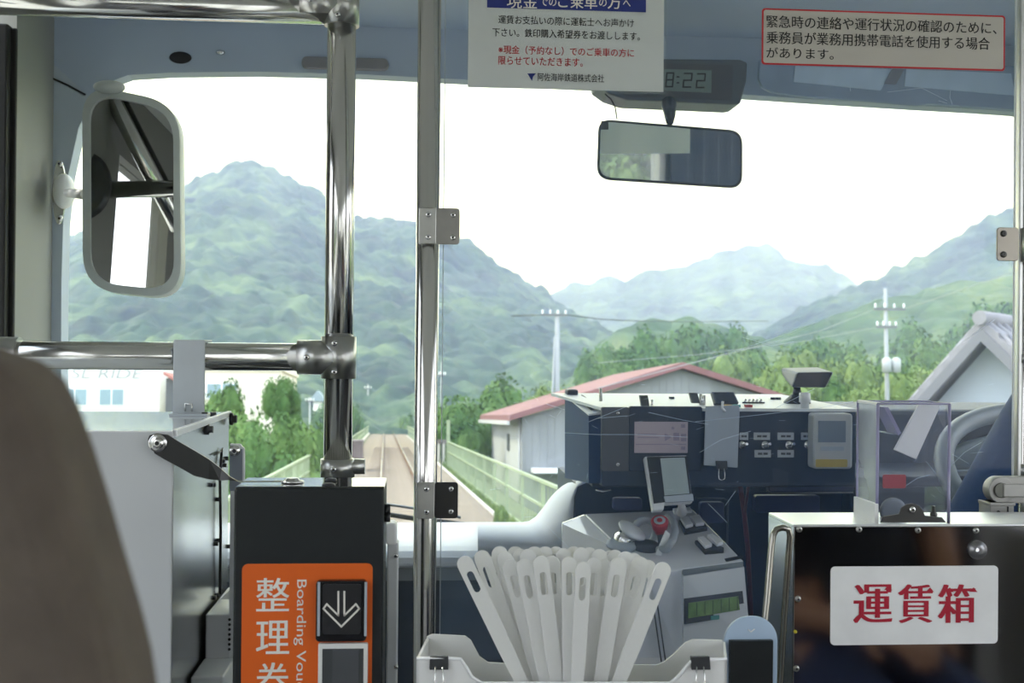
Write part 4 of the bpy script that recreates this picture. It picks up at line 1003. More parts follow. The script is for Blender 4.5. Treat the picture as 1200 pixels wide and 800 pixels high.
# levers
ax = Vector((.45, -.30, .84)).normalized()
k0 = D(729, 640)
build('master_knob_base', MB().lathe(k0, npl, [(0, .026), (.006, .026), (.009, .018)], 28), GREYC, cdk)
kc = P(740, 622.5, 1.86)
build('knob_bell', MB().lathe(kc-ax*.034, ax, [(0, .010), (.006, .018), (.016, .021), (.026, .016), (.034, .009)], 28), SCREW, cdk)
build('master_knob', MB().lathe(kc-ax*.005, ax, [(0, .010), (.003, .022), (.006, .025), (.009, .0245), (.012, .018), (.0135, .006)], 32), mat('satin_silver_knob', (.80, .83, .86), .35, .1), cdk)
ctr = P(755, 624, 1.88)
GH = mat('satin_grey_handle', (.40, .43, .47), .35, .1)
build('ring_handle', MB().tube([ctr+Vector((.0185*math.cos(R(a)), -.35*.0225*math.sin(R(a)), .0225*math.sin(R(a)))) for a in range(0, 360, 15)], .0058, 14, True), GH, cdk)
build('ring_stem', MB().cyl(D(757, 646), ctr-Vector((0, 0, .02)), .009, n=16).lathe(D(757, 642), npl, [(0, .022), (.008, .020), (.010, .010)], 24), PLATEG, cdk)
ra = Vector((-.15, -.55, .8)).normalized(); r0 = P(773, 609.5, 1.85)
rk = build('red_knob', MB().lathe(r0-ra*.026, ra, [(0, .009), (.006, .010), (.010, .0125), (.024, .0145), (.026, .0125)], 28), mat('red_knob_plastic', (.50, .03, .04), .35), cdk)
build('knob_ring_mark', MB().lathe(r0, ra, [(0, .0095), (.0006, .0095), (.0007, .006)], 20), GREYC, rk)
build('knob_centre', MB().lathe(r0, ra, [(0, .005), (.0012, .0045)], 16), MATS['red_knob_plastic'], rk)
build('knob_shaft', MB().cyl(D(776, 640), r0-ra*.022, .006, n=14), PLATEG, rk)
build('curved_lever', MB().tube([D(771, 651, .010), P(780, 644, 1.80), P(788, 634, 1.82), P(791.5, 622, 1.84), P(789, 611, 1.86), P(782, 604, 1.88)], [.006, .0068, .0068, .0065, .006, .005], 14), GH, cdk)
build('lever_plate', MB().ext([P(768, 650, 1.80), P(775, 651, 1.80), P(786, 626, 1.83), P(780, 621, 1.83)], (0, .003, 0)), WHITEP, cdk, bevel=.001)
# small monitor on the desk
mo = thing('desk_monitor', 'small tilted screen in a pale frame on a stand above the control desk', 'monitor', P(785, 600, 1.86))
a = [P(756, 534, 1.86), P(805, 533, 1.87), P(811.5, 588, 1.83), P(763, 590, 1.82)]
cc = sum(a, Vector())/4; nn = (a[1]-a[0]).cross(a[3]-a[0]).normalized(); nn = nn if nn.y < 0 else -nn
def MM(px, py, h): return PP(px, py, a[0], nn)+nn*h
build('back_shell', MB().ext([MM(755.5, 534.5, 0), MM(805, 533, 0), MM(812, 588, 0), MM(779, 590, 0), MM(778, 597, 0), MM(765.5, 598, 0)], -nn*.012), WHITEP, mo, bevel=.002)
build('bezel', MB().ext([MM(758, 536, .0), MM(804, 535, .0), MM(810, 584, .0), MM(766, 590, .0)], nn*.003), BLACKPL, mo)
build('chin', MB().ext([MM(777, 583, .003), MM(810.5, 580, .003), MM(811.5, 588, .003), MM(779, 590, .003)], nn*.003), GREYC, mo)
build('screen', MB().ext([MM(773, 538, .0032), MM(801.5, 537, .0032), MM(807, 579, .0032), MM(778, 581.5, .0032)], nn*.0008), mat('grey_green_screen', (.40, .47, .47), .25), mo)
build('stand', MB().tube([P(797, 586, 1.86), P(799, 593, 1.88), P(799, 600, 1.90)], [.006, .006, .009], 12), WHITEP, mo)
build('stand_foot', MB().ext([D(788, 599), D(808, 597.5), D(811, 601), D(790, 603)], npl*.006), WHITEP, mo, bevel=.001)

# ---- driver side: dark dash block and steering wheel
dd = thing('driver_dash', 'dark navy dash block behind the steering wheel at the right', 'dashboard', (1.1, 2.25, .1))
x0, x1 = P(988, 540, 2.25).x, XR-.02
build('block', MB().box(x0, x1, 2.2, 2.53, .1, P(1100, 480, 2.2).z), DASHD, dd, bevel=.01)
build('cowl', MB().ell(P(1165, 560, 2.12)+Vector((.1, .05, 0)), .20, .09, .085), mat('grey_blue_cowl', (.16, .2, .25), .5), dd)
build('trim_line', MB().tube([P(1110, 553, 2.05), P(1150, 551, 2.05), P(1190, 549, 2.05)], .003, 8), GREYC, dd)
sw = thing('steering_wheel', 'large grey steering wheel seen behind the acrylic hopper at the right', 'steering wheel', P(1252, 562, 1.95))
cw = P(1252, 566, 1.95); tilt = Matrix.Rotation(R(-42), 3, 'X')
pts = []
for a_ in range(0, 360, 8):
    pts.append(cw+tilt @ Vector((.213*math.cos(R(a_)), 0, .213*math.sin(R(a_))))*1.0)
# plane of the wheel leans: top away from the driver
pts = [cw+Vector((.213*math.cos(R(a_)), .17*math.sin(R(a_)), .115*math.sin(R(a_)))) for a_ in range(0, 360, 8)]
build('rim', MB().tube(pts, .0175, 16, True), WHEELM, sw)
build('hub', MB().lathe(cw+Vector((0, .03, -.045)), Vector((0, -.55, .83)), [(0, .05), (.02, .055), (.035, .05), (.04, .03)], 26), WHEELM, sw)
for a_ in (200, 340, 90):
    e_ = cw+Vector((.2*math.cos(R(a_)), .16*math.sin(R(a_)), .108*math.sin(R(a_))))
    build('spoke', MB().tube([cw+Vector((0, .02, -.03)), e_], [.016, .011], 10), WHEELM, sw)
build('column', MB().tube([cw+Vector((0, .03, -.05)), cw+Vector((0, .2, -.28))], .03, 16), DASHD, sw)

# wipers outside the windscreen
wp = thing('wiper', 'black windscreen wiper arm resting behind the steel poles', 'wiper', P(470, 605, 2.76))
build('arm', MB().tube([P(425, 591, 2.78), P(455, 591, 2.78), P(490, 596, 2.78), P(540, 606, 2.78)], .0035, 8), mat('grey_wiper_arm', (.2, .21, .22), .4), wp)
build('blade', MB().tube([P(430, 600, 2.78), P(457, 603, 2.78), P(490, 608, 2.78), P(560, 616, 2.78)], .006, 8), RUBBER, wp)
exec_outdoor = True

# ================================================================== OUTDOORS (level frame)
GREENH = None
def foliage(name, dark, mid, light, scale=.1, bump=1.0, bscale=.3):
    m = bpy.data.materials.new(name); m.use_nodes = True; n = m.node_tree; b = n.nodes['Principled BSDF']
    b.inputs['Roughness'].default_value = .75; b.inputs['Specular IOR Level'].default_value = .2
    t = n.nodes.new('ShaderNodeTexCoord')
    z = n.nodes.new('ShaderNodeTexNoise'); z.inputs['Scale'].default_value = scale; z.inputs['Detail'].default_value = 8; z.inputs['Roughness'].default_value = .65
    n.links.new(t.outputs['Object'], z.inputs[0])
    r = n.nodes.new('ShaderNodeValToRGB'); e = r.color_ramp.elements
    e[0].position = .34; e[0].color = (*dark, 1); e[1].position = .68; e[1].color = (*light, 1)
    x = e.new(.5); x.color = (*mid, 1)
    n.links.new(z.outputs['Fac'], r.inputs[0]); n.links.new(r.outputs[0], b.inputs['Base Color'])
    if bump:
        v = n.nodes.new('ShaderNodeTexVoronoi'); v.inputs['Scale'].default_value = bscale
        n.links.new(t.outputs['Object'], v.inputs[0])
        bp = n.nodes.new('ShaderNodeBump'); bp.invert = True; bp.inputs['Strength'].default_value = bump; bp.inputs['Distance'].default_value = 4
        n.links.new(v.outputs['Distance'], bp.inputs['Height']); n.links.new(bp.outputs[0], b.inputs['Normal'])
    MATS[name] = m; return m
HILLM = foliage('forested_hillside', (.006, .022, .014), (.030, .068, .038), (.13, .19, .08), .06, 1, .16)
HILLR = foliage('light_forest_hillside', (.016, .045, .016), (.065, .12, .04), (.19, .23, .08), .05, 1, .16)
LEAF1 = foliage('fresh_green_leaves', (.035, .085, .022), (.09, .17, .045), (.19, .28, .085), 1.2, 0)
LEAF2 = foliage('mid_green_leaves', (.03, .085, .02), (.07, .15, .04), (.15, .24, .07), 1.0, 0)
LEAF3 = foliage('yellow_green_bamboo_leaves', (.08, .13, .03), (.16, .23, .07), (.27, .33, .12), 1.0, 0)
GRASS = foliage('weedy_ground', (.05, .10, .03), (.12, .18, .06), (.22, .24, .12), .8, 0)
VERGE = mat('weedy_verge_soil', (.17, .155, .12), .95, 0, .5, 1.2, bump=.6, bscale=9, col2=(.20, .24, .09))
BALL = mat('railway_ballast', (.21, .165, .125), .95, 0, .5, 14, bump=1, bscale=22)
CONC = mat('weathered_concrete', (.50, .47, .42), .9, 0, .15, 2, bump=.2, bscale=12)
RUST = mat('rusty_rail_steel', (.15, .075, .045), .6, .2, .2, 6)
RAILTOP = mat('worn_rail_top', (.62, .56, .50), .25, .8, .05, 3)
SLEEP = mat('brown_sleeper', (.27, .215, .17), .9, 0, .25, 5)
FENCEM = mat('pale_green_fence_paint', (.30, .36, .22), .6, 0, .1, 3)
TREEB = mat('tree_bark', (.10, .075, .05), .9, 0, .3, 8)
POLEC = mat('concrete_pole', (.33, .35, .36), .8, 0, .06, 2)

# ground
mbg = MB(); mbg.poly([Vector((-900, 3, -4.2)), Vector((900, 3, -4.2)), Vector((900, 1600, -4.2)), Vector((-900, 1600, -4.2))])
build('open_ground', mbg, GRASS, base=(0, 3, -4.2), frame=OUT, kind='structure')
mbg = MB(); mbg.poly([Vector((-400, -300, -4.2)), Vector((400, -300, -4.2)), Vector((400, 3, -4.2)), Vector((-400, 3, -4.2))])
build('rear_grey_ground', mbg, CONC, base=(0, 3, -4.2), frame=OUT, kind='structure')  # unseen ground, kept grey so its bounce does not tint the cabin green
emb = [(-6, -4.1), (-2.6, -2.2), (-1.7, GZ-.18), (2.35, GZ-.18), (2.36, GZ-.35), (3.3, GZ-.5), (6.5, -4.1)]
build('embankment', MB().hexa([Vector((x, 3, z)) for x, z in emb], [Vector((x, 330, z)) for x, z in emb]), VERGE, base=(0, 3, -4), frame=OUT, kind='structure')
bl = [(-1.65, GZ-.20), (-1.2, GZ-.152), (2.0, GZ-.152), (2.24, GZ-.18)]
mb = MB(); 
for i in range(3):
    x0, z0 = bl[i]; x1, z1 = bl[i+1]
    mb.hexa([Vector((x0, 3, z0)), Vector((x1, 3, z1)), Vector((x1, 3, z1-.3)), Vector((x0, 3, z0-.3))], [Vector((x0, 330, z0)), Vector((x1, 330, z1)), Vector((x1, 330, z1-.3)), Vector((x0, 330, z0-.3))])
build('ballast_bed', mb, BALL, base=(0, 3, -2), frame=OUT, kind='structure')
build('concrete_kerb', MB().box(2.22, 2.31, 3, 120, GZ-.5, GZ-.14), CONC, base=(2.3, 3, -2.4), frame=OUT, kind='structure')
build('concrete_kerb', MB().box(-1.75, -1.6, 20, 220, GZ-.5, GZ-.02), CONC, base=(-1.7, 20, -2.4), frame=OUT, kind='structure')
for x, nm in ((-.10, 'left'), (.967, 'right')):
    t = thing('running_rail', 'long rusty running rail with a worn shiny top, %s one of the track ahead' % nm, 'rail', (x, 4, GZ-.1), frame=OUT)
    build('rail_web', MB().box(x-.022, x+.022, 4, 330, GZ-.12, GZ-.03).box(x-.06, x+.06, 4, 330, GZ-.14, GZ-.12), RUST, t)
    build('rail_head', MB().box(x-.033, x+.033, 4, 330, GZ-.03, GZ), RUST, t)
    build('rail_top', MB().box(x-.024, x+.024, 4, 330, GZ, GZ+.002), RAILTOP, t)
sl0 = None
for i in range(110):
    y = 6+.62*i
    if sl0 is None:
        sl0 = build('sleeper', MB().box(-.62, 1.48, -.10, .10, GZ-.22, GZ-.1405), SLEEP, base=(.43, 0, GZ-.22), frame=OUT, label='brown sleeper half buried in the ballast across the track', cat='sleeper', group='track sleepers')
        o = sl0
    else: o = sl0.copy(); COL.objects.link(o)
    o.matrix_world = OUT @ Matrix.Translation((.43, y, GZ-.22))

def fence(X, y0, y1, zt, zb, step, label, name='trackside_fence', slat=.38):
    t = thing(name, label, 'fence', (X, y0, zb), frame=OUT)
    build('top_rail', MB().box(X-.03, X+.03, y0, y1, zt-.05, zt), FENCEM, t)
    build('mid_rail', MB().box(X-.02, X+.02, y0, y1, zb+(zt-zb)*.58, zb+(zt-zb)*.58+.045), FENCEM, t)
    build('bottom_rail', MB().box(X-.02, X+.02, y0, y1, zb+.06, zb+.10), FENCEM, t)
    mb = MB(); y = y0
    while y < y1:
        mb.box(X-.010, X+.010, y, y+.03, zb+.06, zt-.02); y += slat
    build('slat_panel', mb, FENCEM, t)
    y = y0
    while y <= y1: build('fence_post', MB().box(X-.035, X+.035, y-.03, y+.03, zb-.2, zt), FENCEM, t); y += step
    return t
fence(2.75, 11, 50, -1.12, -2.25, 3.0, 'pale green railing fence along the right side of the track')
fence(-2.05, 12, 34, -1.08, -2.2, 3.0, 'pale green railing fence along the left side of the track')
fence(2.5, 56, 200, -1.15, -2.1, 6, 'distant pale railing continuing beyond the culvert on the right', slat=1.5)
fence(-1.75, 40, 220, -1.15, -2.1, 6, 'distant pale railing beyond the left culvert block', slat=1.5)
t = thing('fence_end_post', 'tall pale green post at the far end of the right fence', 'post', (2.75, 50.2, -2.3), frame=OUT)
build('post', MB().box(2.68, 2.82, 50.1, 50.3, -2.4, O(527, 492, 50).z), FENCEM, t)
t = thing('culvert_block', 'dark grey concrete block beside the track at the left', 'block', (-1.6, 44, -2.3), frame=OUT)
a, b = O(413, 517, 42), O(425, 540, 42)
build('block', MB().box(O(408, 520, 42).x, O(425, 520, 42).x, 42, 44, -2.4, O(420, 516, 42).z), mat('dark_weathered_concrete', (.16, .13, .13), .9, 0, .2, 2), t)
t = thing('culvert_gate', 'dark weir frame beside the far end of the right fence', 'gate', (2.3, 53, -2.3), frame=OUT)
for px in (514, 520, 525): build('gate_post', MB().box(O(px, 520, 53).x-.06, O(px, 520, 53).x+.06, 53, 53.2, -2.6, O(px, 516, 53).z), CONC, t)
build('gate_beam', MB().box(O(511, 516, 53).x, O(527, 516, 53).x, 53, 53.2, O(511, 520, 53).z, O(511, 515, 53).z), MATS['dark_weathered_concrete'], t)

WEIR = 1
# ---- corrugated shed with red roof
def shed():
    t = thing('red_roofed_shed', 'large grey corrugated shed with a faded red gable roof right of the track', 'building', (10, 45, -4.1), frame=OUT)
    Y0, Y1 = 45, 58
    xl = O(612, 500, Y0).x; ap = O(797, 433, Y0); xr = 2*ap.x-xl
    ze = O(612, 489, Y0).z; zb = -4.1
    W = mat('corrugated_grey_sheet', (.25, .26, .27), .7, 0, .1, 1.2, stretch=(1, 1, .1))
    mb = MB()
    mb.hexa([Vector((xl, Y0, zb)), Vector((xr, Y0, zb)), Vector((xr, Y0, ze)), Vector((ap.x, Y0, ap.z)), Vector((xl, Y0, ze))],
            [Vector((xl, Y0+.15, zb)), Vector((xr, Y0+.15, zb)), Vector((xr, Y0+.15, ze)), Vector((ap.x, Y0+.15, ap.z)), Vector((xl, Y0+.15, ze))])
    x = xl+.1
    while x < xr:
        h = ze+(ap.z-ze)*(1-abs(x-ap.x)/(ap.x-xl)); mb.box(x, x+.05, Y0-.02, Y0, zb, h-.05); x += .30
    build('gable_wall', mb, W, t)
    lw = build('side_wall', MB().box(xl, xl+.15, Y0+.15, Y1, zb, ze), mat('pale_shed_wall', (.50, .50, .50), .7, 0, .05, 1), t)
    build('side_wall', MB().box(xr-.15, xr, Y0+.15, Y1, zb, ze), MATS['pale_shed_wall'], t)
    build('back_wall', MB().box(xl, xr, Y1-.15, Y1, zb, ze), W, t)
    build('drain_pipe', MB().cyl((xl-.06, Y0+.4, zb), (xl-.06, Y0+.4, ze), .06, n=8), MATS['pale_shed_wall'], t)
    RT = mat('faded_red_roof_sheet', (.23, .10, .10), .7, 0, .12, 1.0)
    ov = .55; sl_ = (ap.z-ze)/(ap.x-xl)
    for sg_ in (-1, 1):
        ex = ap.x+sg_*(ap.x-xl+ov); ez = ze-ov*sl_
        A_ = [Vector((ap.x, Y0-.5, ap.z+.04)), Vector((ex, Y0-.5, ez+.04)), Vector((ex, Y0-.5, ez+.26)), Vector((ap.x, Y0-.5, ap.z+.28))]
        build('roof_slope', MB().hexa(A_, [p+Vector((0, Y1-Y0+1, 0)) for p in A_]), RT, t)
        build('gutter', MB().box(min(ex, ex+sg_*.1), max(ex, ex+sg_*.1), Y0-.45, Y1+.4, ez-.12, ez+.04), MATS['pale_shed_wall'], t)
    A_ = [(O(622, 544, Y0-.4), O(664, 551, Y0-.4))]
    build('lower_canopy', MB().box(O(622, 548, Y0).x, O(700, 548, Y0).x, Y0-1.0, Y0, O(622, 553, Y0).z, O(622, 548, Y0).z), WHITEP, t)
    build('window', MB().box(xl-.02, xl, Y0+4.5, Y0+5.6, O(582, 528, 50).z, O(582, 508, 50).z), PLATEG, t)
shed()
# ---- tiled house at right
def house():
    Y0, Y1 = 24, 36
    ap = O(1150, 383, Y0); lf = O(1074, 474, Y0); s_ = (ap.z-lf.z)/(ap.x-lf.x)*.93
    HF = OUT @ Matrix.Translation((ap.x, Y0, 0)) @ Matrix.Rotation(R(-52), 4, 'Z') @ Matrix.Translation((-ap.x, -Y0, 0))
    t = thing('tiled_house', 'pale blue-grey gabled house with grey tiled roof at the right edge', 'building', (14, 24, -4.1), frame=HF)
    w_ = 5.2; xl, xr = ap.x-w_, ap.x+w_; ze = ap.z-w_*s_
    W = mat('pale_blue_render_wall', (.50, .56, .60), .8, 0, .04, 1)
    build('gable_wall', MB().hexa([Vector((xl+.6, Y0+.7, -4.1)), Vector((xr-.6, Y0+.7, -4.1)), Vector((xr-.6, Y0+.7, ze+.4)), Vector((ap.x, Y0+.7, ap.z-.2)), Vector((xl+.6, Y0+.7, ze+.4))],
        [Vector((xl+.6, Y1-.7, -4.1)), Vector((xr-.6, Y1-.7, -4.1)), Vector((xr-.6, Y1-.7, ze+.4)), Vector((ap.x, Y1-.7, ap.z-.2)), Vector((xl+.6, Y1-.7, ze+.4))]), W, t)
    RT = mat('grey_roof_tiles', (.24, .23, .25), .7, 0, .15, 3)
    for sg_ in (-1, 1):
        ex, ez = ap.x+sg_*w_, ze
        A_ = [Vector((ap.x, Y0, ap.z-.05)), Vector((ex, Y0, ez-.05)), Vector((ex, Y0, ez+.12)), Vector((ap.x, Y0, ap.z+.12))]
        mb = MB().hexa(A_, [p+Vector((0, Y1-Y0, 0)) for p in A_])
        n_ = 14   # stepped courses of tiles with rolls
        for k in range(n_):
            f0, f1 = k/n_, (k+1)/n_
            x0_, x1_ = ap.x+(ex-ap.x)*f0, ap.x+(ex-ap.x)*f1; z0_, z1_ = ap.z+(ez-ap.z)*f0, ap.z+(ez-ap.z)*f1
            A2 = [Vector((x0_, Y0, z0_+.12)), Vector((x1_, Y0, z1_+.12)), Vector((x1_, Y0, z1_+.24)), Vector((x0_, Y0, z0_+.15))]
            mb.hexa(A2, [p+Vector((0, Y1-Y0, 0)) for p in A2])
        y = Y0+.15
        while y < Y1:
            mb.cyl((ap.x, y, ap.z+.2), (ex, y, ez+.2), .07, n=6); y += .4
        build('roof_slope', mb, RT, t)
        B_ = [Vector((ap.x, Y0-.05, ap.z-.32)), Vector((ex, Y0-.05, ez-.32)), Vector((ex, Y0-.05, ez-.02)), Vector((ap.x, Y0-.05, ap.z-.02))]
        build('barge_board', MB().hexa(B_, [p+Vector((0, .08, 0)) for p in B_]), mat('grey_timber_board', (.16, .16, .18), .7), t)
    build('ridge_tile', MB().cyl((ap.x, Y0-.1, ap.z+.2), (ap.x, Y1, ap.z+.2), .16, n=10), RT, t)
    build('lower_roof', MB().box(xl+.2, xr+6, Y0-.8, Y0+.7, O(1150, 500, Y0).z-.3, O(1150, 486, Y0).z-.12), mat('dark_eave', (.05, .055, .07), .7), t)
house()
# ---- buildings at left
def block(label, Y, px0, px1, pyt, dz, wins, colr, extra=None, depth=10):
    t = thing('concrete_building', label, 'building', O((px0+px1)/2, 500, Y) * 1.0, frame=OUT)
    a = O(px0, pyt, Y); b = O(px1, pyt, Y)
    build('walls', MB().box(a.x, b.x, Y, Y+depth, -4.1, a.z), colr, t)
    build('parapet', MB().box(a.x-.1, b.x+.1, Y-.1, Y+depth+.1, a.z, a.z+.3), colr, t)
    for (x0, x1, y0, y1) in wins:
        p0, p1 = O(x0, y1, Y), O(x1, y0, Y)
        f = build('window', MB().box(p0.x-.08, p1.x+.08, Y-.06, Y, p0.z-.08, p1.z+.08), WHITEP, t)
        build('pane', MB().box(p0.x, (p0.x+p1.x)/2-.04, Y-.09, Y-.06, p0.z, p1.z).box((p0.x+p1.x)/2+.04, p1.x, Y-.09, Y-.06, p0.z, p1.z), mat('blue_grey_pane', (.22, .33, .38), .15, 0, .1), f)
    return t
WB = mat('white_rendered_wall', (.86, .86, .85), .8, 0, .03, .6)
t1 = block('white building with two small windows and grey script lettering on its wall', 60, 30, 188, 412, 0, [(73, 102, 456, 474), (117, 145, 456, 474)], WB)
q0, q1 = O(83, 443, 60), O(165, 432, 60)
lt = text_mesh('SL RIDE', -.0)
SCRIPTM = mat('faded_grey_paint', (.35, .36, .36), .7)
xs_ = [v.co.x for v in lt.vertices]; ys_ = [v.co.y for v in lt.vertices]
for v in lt.vertices:
    u = (v.co.x-min(xs_))/(max(xs_)-min(xs_)); k = (v.co.y-min(ys_))/(max(ys_)-min(ys_))
    v.co = Vector((q0.x+(q1.x-q0.x)*u+k*.12, 59.95, q0.z+(q1.z-q0.z)*k))
build('lettering', lt, SCRIPTM, t1)
t2 = block('cream low building with a shuttered window half hidden by trees', 58, 205, 330, 434, 0, [(243, 277, 450, 466)], mat('cream_rendered_wall', (.74, .69, .58), .8, 0, .04, .6))
t3 = thing('narrow_shed', 'small dark shed with red lattice between the white and cream buildings', 'building', O(197, 480, 56), frame=OUT)
q0, q1 = O(189, 485, 55), O(203, 442, 55)
build('walls', MB().box(q0.x, q1.x, 56, 58, -4.1, q1.z), PLATEG, t3)
build('roof', MB().hexa([Vector((q0.x-.1, 55.8, q1.z+.15)), Vector((q1.x+.1, 55.8, q1.z-.25)), Vector((q1.x+.1, 55.8, q1.z-.1)), Vector((q0.x-.1, 55.8, q1.z+.3))], [Vector((q0.x-.1, 58.2, q1.z+.15)), Vector((q1.x+.1, 58.2, q1.z-.25)), Vector((q1.x+.1, 58.2, q1.z-.1)), Vector((q0.x-.1, 58.2, q1.z+.3))]), mat('dull_red_sheet', (.4, .16, .14), .7), t3)
# distant village blocks
for px, w_, py, Y, lb_ in ((372, 10, 470, 140, 'far pale blue house seen between the left fence and the steel post'), (466, 16, 487, 230, 'far white house straight beside the vanishing track')):
    t = thing('distant_house', lb_, 'building', O(px, 500, Y), frame=OUT)
    a = O(px-w_/2, py, Y); b = O(px+w_/2, py, Y)
    build('walls', MB().box(a.x, b.x, Y, Y+6, -4.1, a.z), WB, t)
    build('roof', MB().hexa([Vector((a.x-.5, Y-.5, a.z)), Vector((b.x+.5, Y-.5, a.z)), Vector(((a.x+b.x)/2, Y-.5, a.z+1.3))], [Vector((a.x-.5, Y+6.5, a.z)), Vector((b.x+.5, Y+6.5, a.z)), Vector(((a.x+b.x)/2, Y+6.5, a.z+1.3))]), mat('slate_blue_roof', (.25, .32, .38), .7), t)

# ---- utility poles, masts, wires
def upole(px, pyt, Y, r, label, arms, trans=None, name='utility_pole'):
    b = O(px, 480, Y); top = O(px, pyt, Y)
    t = thing(name, label, 'pole', (b.x, Y, -4.1), frame=OUT)
    build('shaft', MB().cyl((b.x, Y, -4.1), (b.x, Y, top.z), r, r*.7, 14), POLEC, t)
    for (py, x0, x1) in arms:
        a, c_ = O(x0, py, Y), O(x1, py, Y)
        o = build('crossarm', MB().box(a.x, c_.x, Y-.14, Y-.04, a.z-.06, a.z+.06), mat('dark_crossarm', (.14, .15, .16), .6), t)
        for f in (.05, .35, .65, .95): build('insulator', MB().cyl((a.x+(c_.x-a.x)*f, Y-.09, a.z+.06), (a.x+(c_.x-a.x)*f, Y-.09, a.z+.28), .06, .04, 8), WHITEP, o)
    for (p0, p1, q0_, q1_) in (trans or []):
        a, c_ = O(p0, q1_, Y), O(p1, q0_, Y)
        build('transformer', MB().lathe(((a.x+c_.x)/2, Y-.3, a.z), (0, 0, 1), [(0, .05), (.05, (c_.x-a.x)/2), (c_.z-a.z-.1, (c_.x-a.x)/2), (c_.z-a.z, .1)], 14), mat('pale_transformer_grey', (.42, .44, .45), .5), t)
    return t
upole(653, 366, 62, .17, 'concrete utility pole left of the red-roofed shed', [(369, 634, 664)])
upole(1040, 338, 55, .13, 'utility pole with twin transformers on the green slope behind the tiled house', [(362, 1023, 1060), (383, 1026, 1050)], [(1031, 1041, 419, 437), (1042, 1052, 419, 437)])
upole(517, 424, 85, .07, 'thin signal mast just right of the slim steel pole', [(440, 512, 522)], name='signal_mast')
upole(431, 450, 150, .12, 'distant thin mast left of the vanishing track', [(455, 427, 435)], name='distant_mast')
upole(363, 465, 110, .1, 'short pale blue mast between the left trees and the steel post', [(470, 358, 368)], name='distant_mast')
o = thing('stay_pole', 'thin leaning stay pole beside the concrete utility pole', 'pole', O(647, 480, 62), frame=OUT)
build('shaft', MB().cyl(O(650, 395, 62), O(644, 560, 62), .06, .09, 10), POLEC, o)
WIRE = mat('dark_wire', (.05, .06, .07), .6)
def wire(pts, label, r=.03):
    o = build('overhead_wire', MB().tube(pts, r, 5), WIRE, frame=OUT, label=label, cat='wire')
wire([O(600, 370, 40), O(634, 369, 62)], 'dark overhead wire running left from the concrete pole')
wire([O(664, 369, 62), O(705, 374, 66), O(750, 376, 70), O(800, 377, 76), O(900, 376, 90), O(1023, 363, 55)][:5], 'thin dark overhead wire running right from the concrete pole towards the hills')
o = build('overhead_wire', MB().tube([O(700, 455, 30), O(800, 428, 36), O(890, 405, 42), O(960, 388, 48), O(1023, 363, 55)], .012, 5), POLEC, frame=OUT, label='pale overhead wire rising to the pole with transformers', cat='wire')
o = build('overhead_wire', MB().tube([O(1058, 362, 55), O(1090, 352, 50), O(1188, 318, 40)], .012, 5), POLEC, frame=OUT, label='pale overhead wire leaving the transformer pole to the right', cat='wire')
o = build('overhead_wire', MB().tube([O(1024, 384, 55), O(940, 400, 50), O(820, 415, 45), O(700, 425, 40)], .010, 5), POLEC, frame=OUT, label='lower pale overhead wire crossing the green slope', cat='wire')

# ---- hills
def interp(pts, x):
    if x <= pts[0][0]: return pts[0][1]
    for (a, b), (c, d) in zip(pts, pts[1:]):
        if x <= c: return b+(d-b)*(x-a)/(c-a)
    return pts[-1][1]
def hill(name, pts, Dr, Db, m, nx, ny, seed, crown=6.0, amp=2.6, pw=1.15):
    bm = bmesh.new(); x0, x1 = pts[0][0], pts[-1][0]; grid = []
    for j in range(ny+3):
        row = []
        for i in range(nx+1):
            px = x0+(x1-x0)*i/nx; top = O(px, interp(pts, px), Dr); top.z = max(top.z, -3.5)
            if j <= ny: t = j/ny; y = Db+(Dr-Db)*t; z = -4.2+(top.z+4.2)*t**pw
            else: t = (j-ny)/2; y = Dr+(Dr-Db)*.3*t; z = top.z-(top.z+4.2)*t*.5
            q = Vector((top.x, y, z))
            wv = noise.noise(Vector((q.x, q.y, seed*31))*(1/(crown*9)))*amp*3*min(1, t*1.5) if j < ny else 0
            d_, _ = noise.voronoi(Vector((q.x, q.y*.8, q.z+seed*17))*(1/crown))[:2]
            bump = (1-min(1, d_[0]*1.25))*amp + noise.noise(q*(2.2/crown))*amp*.35
            q.z += bump+wv; q.y -= bump*.6
            row.append(bm.verts.new(q))
        grid.append(row)
    for a, b in zip(grid, grid[1:]):
        for i in range(nx): bm.faces.new([a[i], a[i+1], b[i+1], b[i]])
    me = bpy.data.meshes.new(name); bm.to_mesh(me); bm.free()
    o = build(name, me, m, base=(0, Db, -4.2), frame=OUT, kind='structure', smooth=True)
    return o
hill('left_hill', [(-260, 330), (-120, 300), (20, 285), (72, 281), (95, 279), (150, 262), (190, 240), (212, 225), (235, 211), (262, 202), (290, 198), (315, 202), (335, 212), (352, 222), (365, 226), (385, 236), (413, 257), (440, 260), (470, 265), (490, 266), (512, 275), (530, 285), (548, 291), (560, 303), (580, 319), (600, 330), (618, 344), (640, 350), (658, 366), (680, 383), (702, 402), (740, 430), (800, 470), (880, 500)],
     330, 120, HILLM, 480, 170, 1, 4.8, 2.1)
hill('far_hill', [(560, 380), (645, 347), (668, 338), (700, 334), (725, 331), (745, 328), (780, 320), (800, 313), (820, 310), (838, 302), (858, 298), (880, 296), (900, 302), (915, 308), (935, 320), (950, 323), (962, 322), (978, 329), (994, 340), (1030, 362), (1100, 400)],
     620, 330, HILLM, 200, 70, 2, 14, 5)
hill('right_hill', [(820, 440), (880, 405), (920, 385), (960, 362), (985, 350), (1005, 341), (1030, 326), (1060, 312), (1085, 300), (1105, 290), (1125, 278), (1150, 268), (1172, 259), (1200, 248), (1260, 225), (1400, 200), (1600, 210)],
     300, 110, HILLM, 340, 150, 3, 4.6, 2.0)
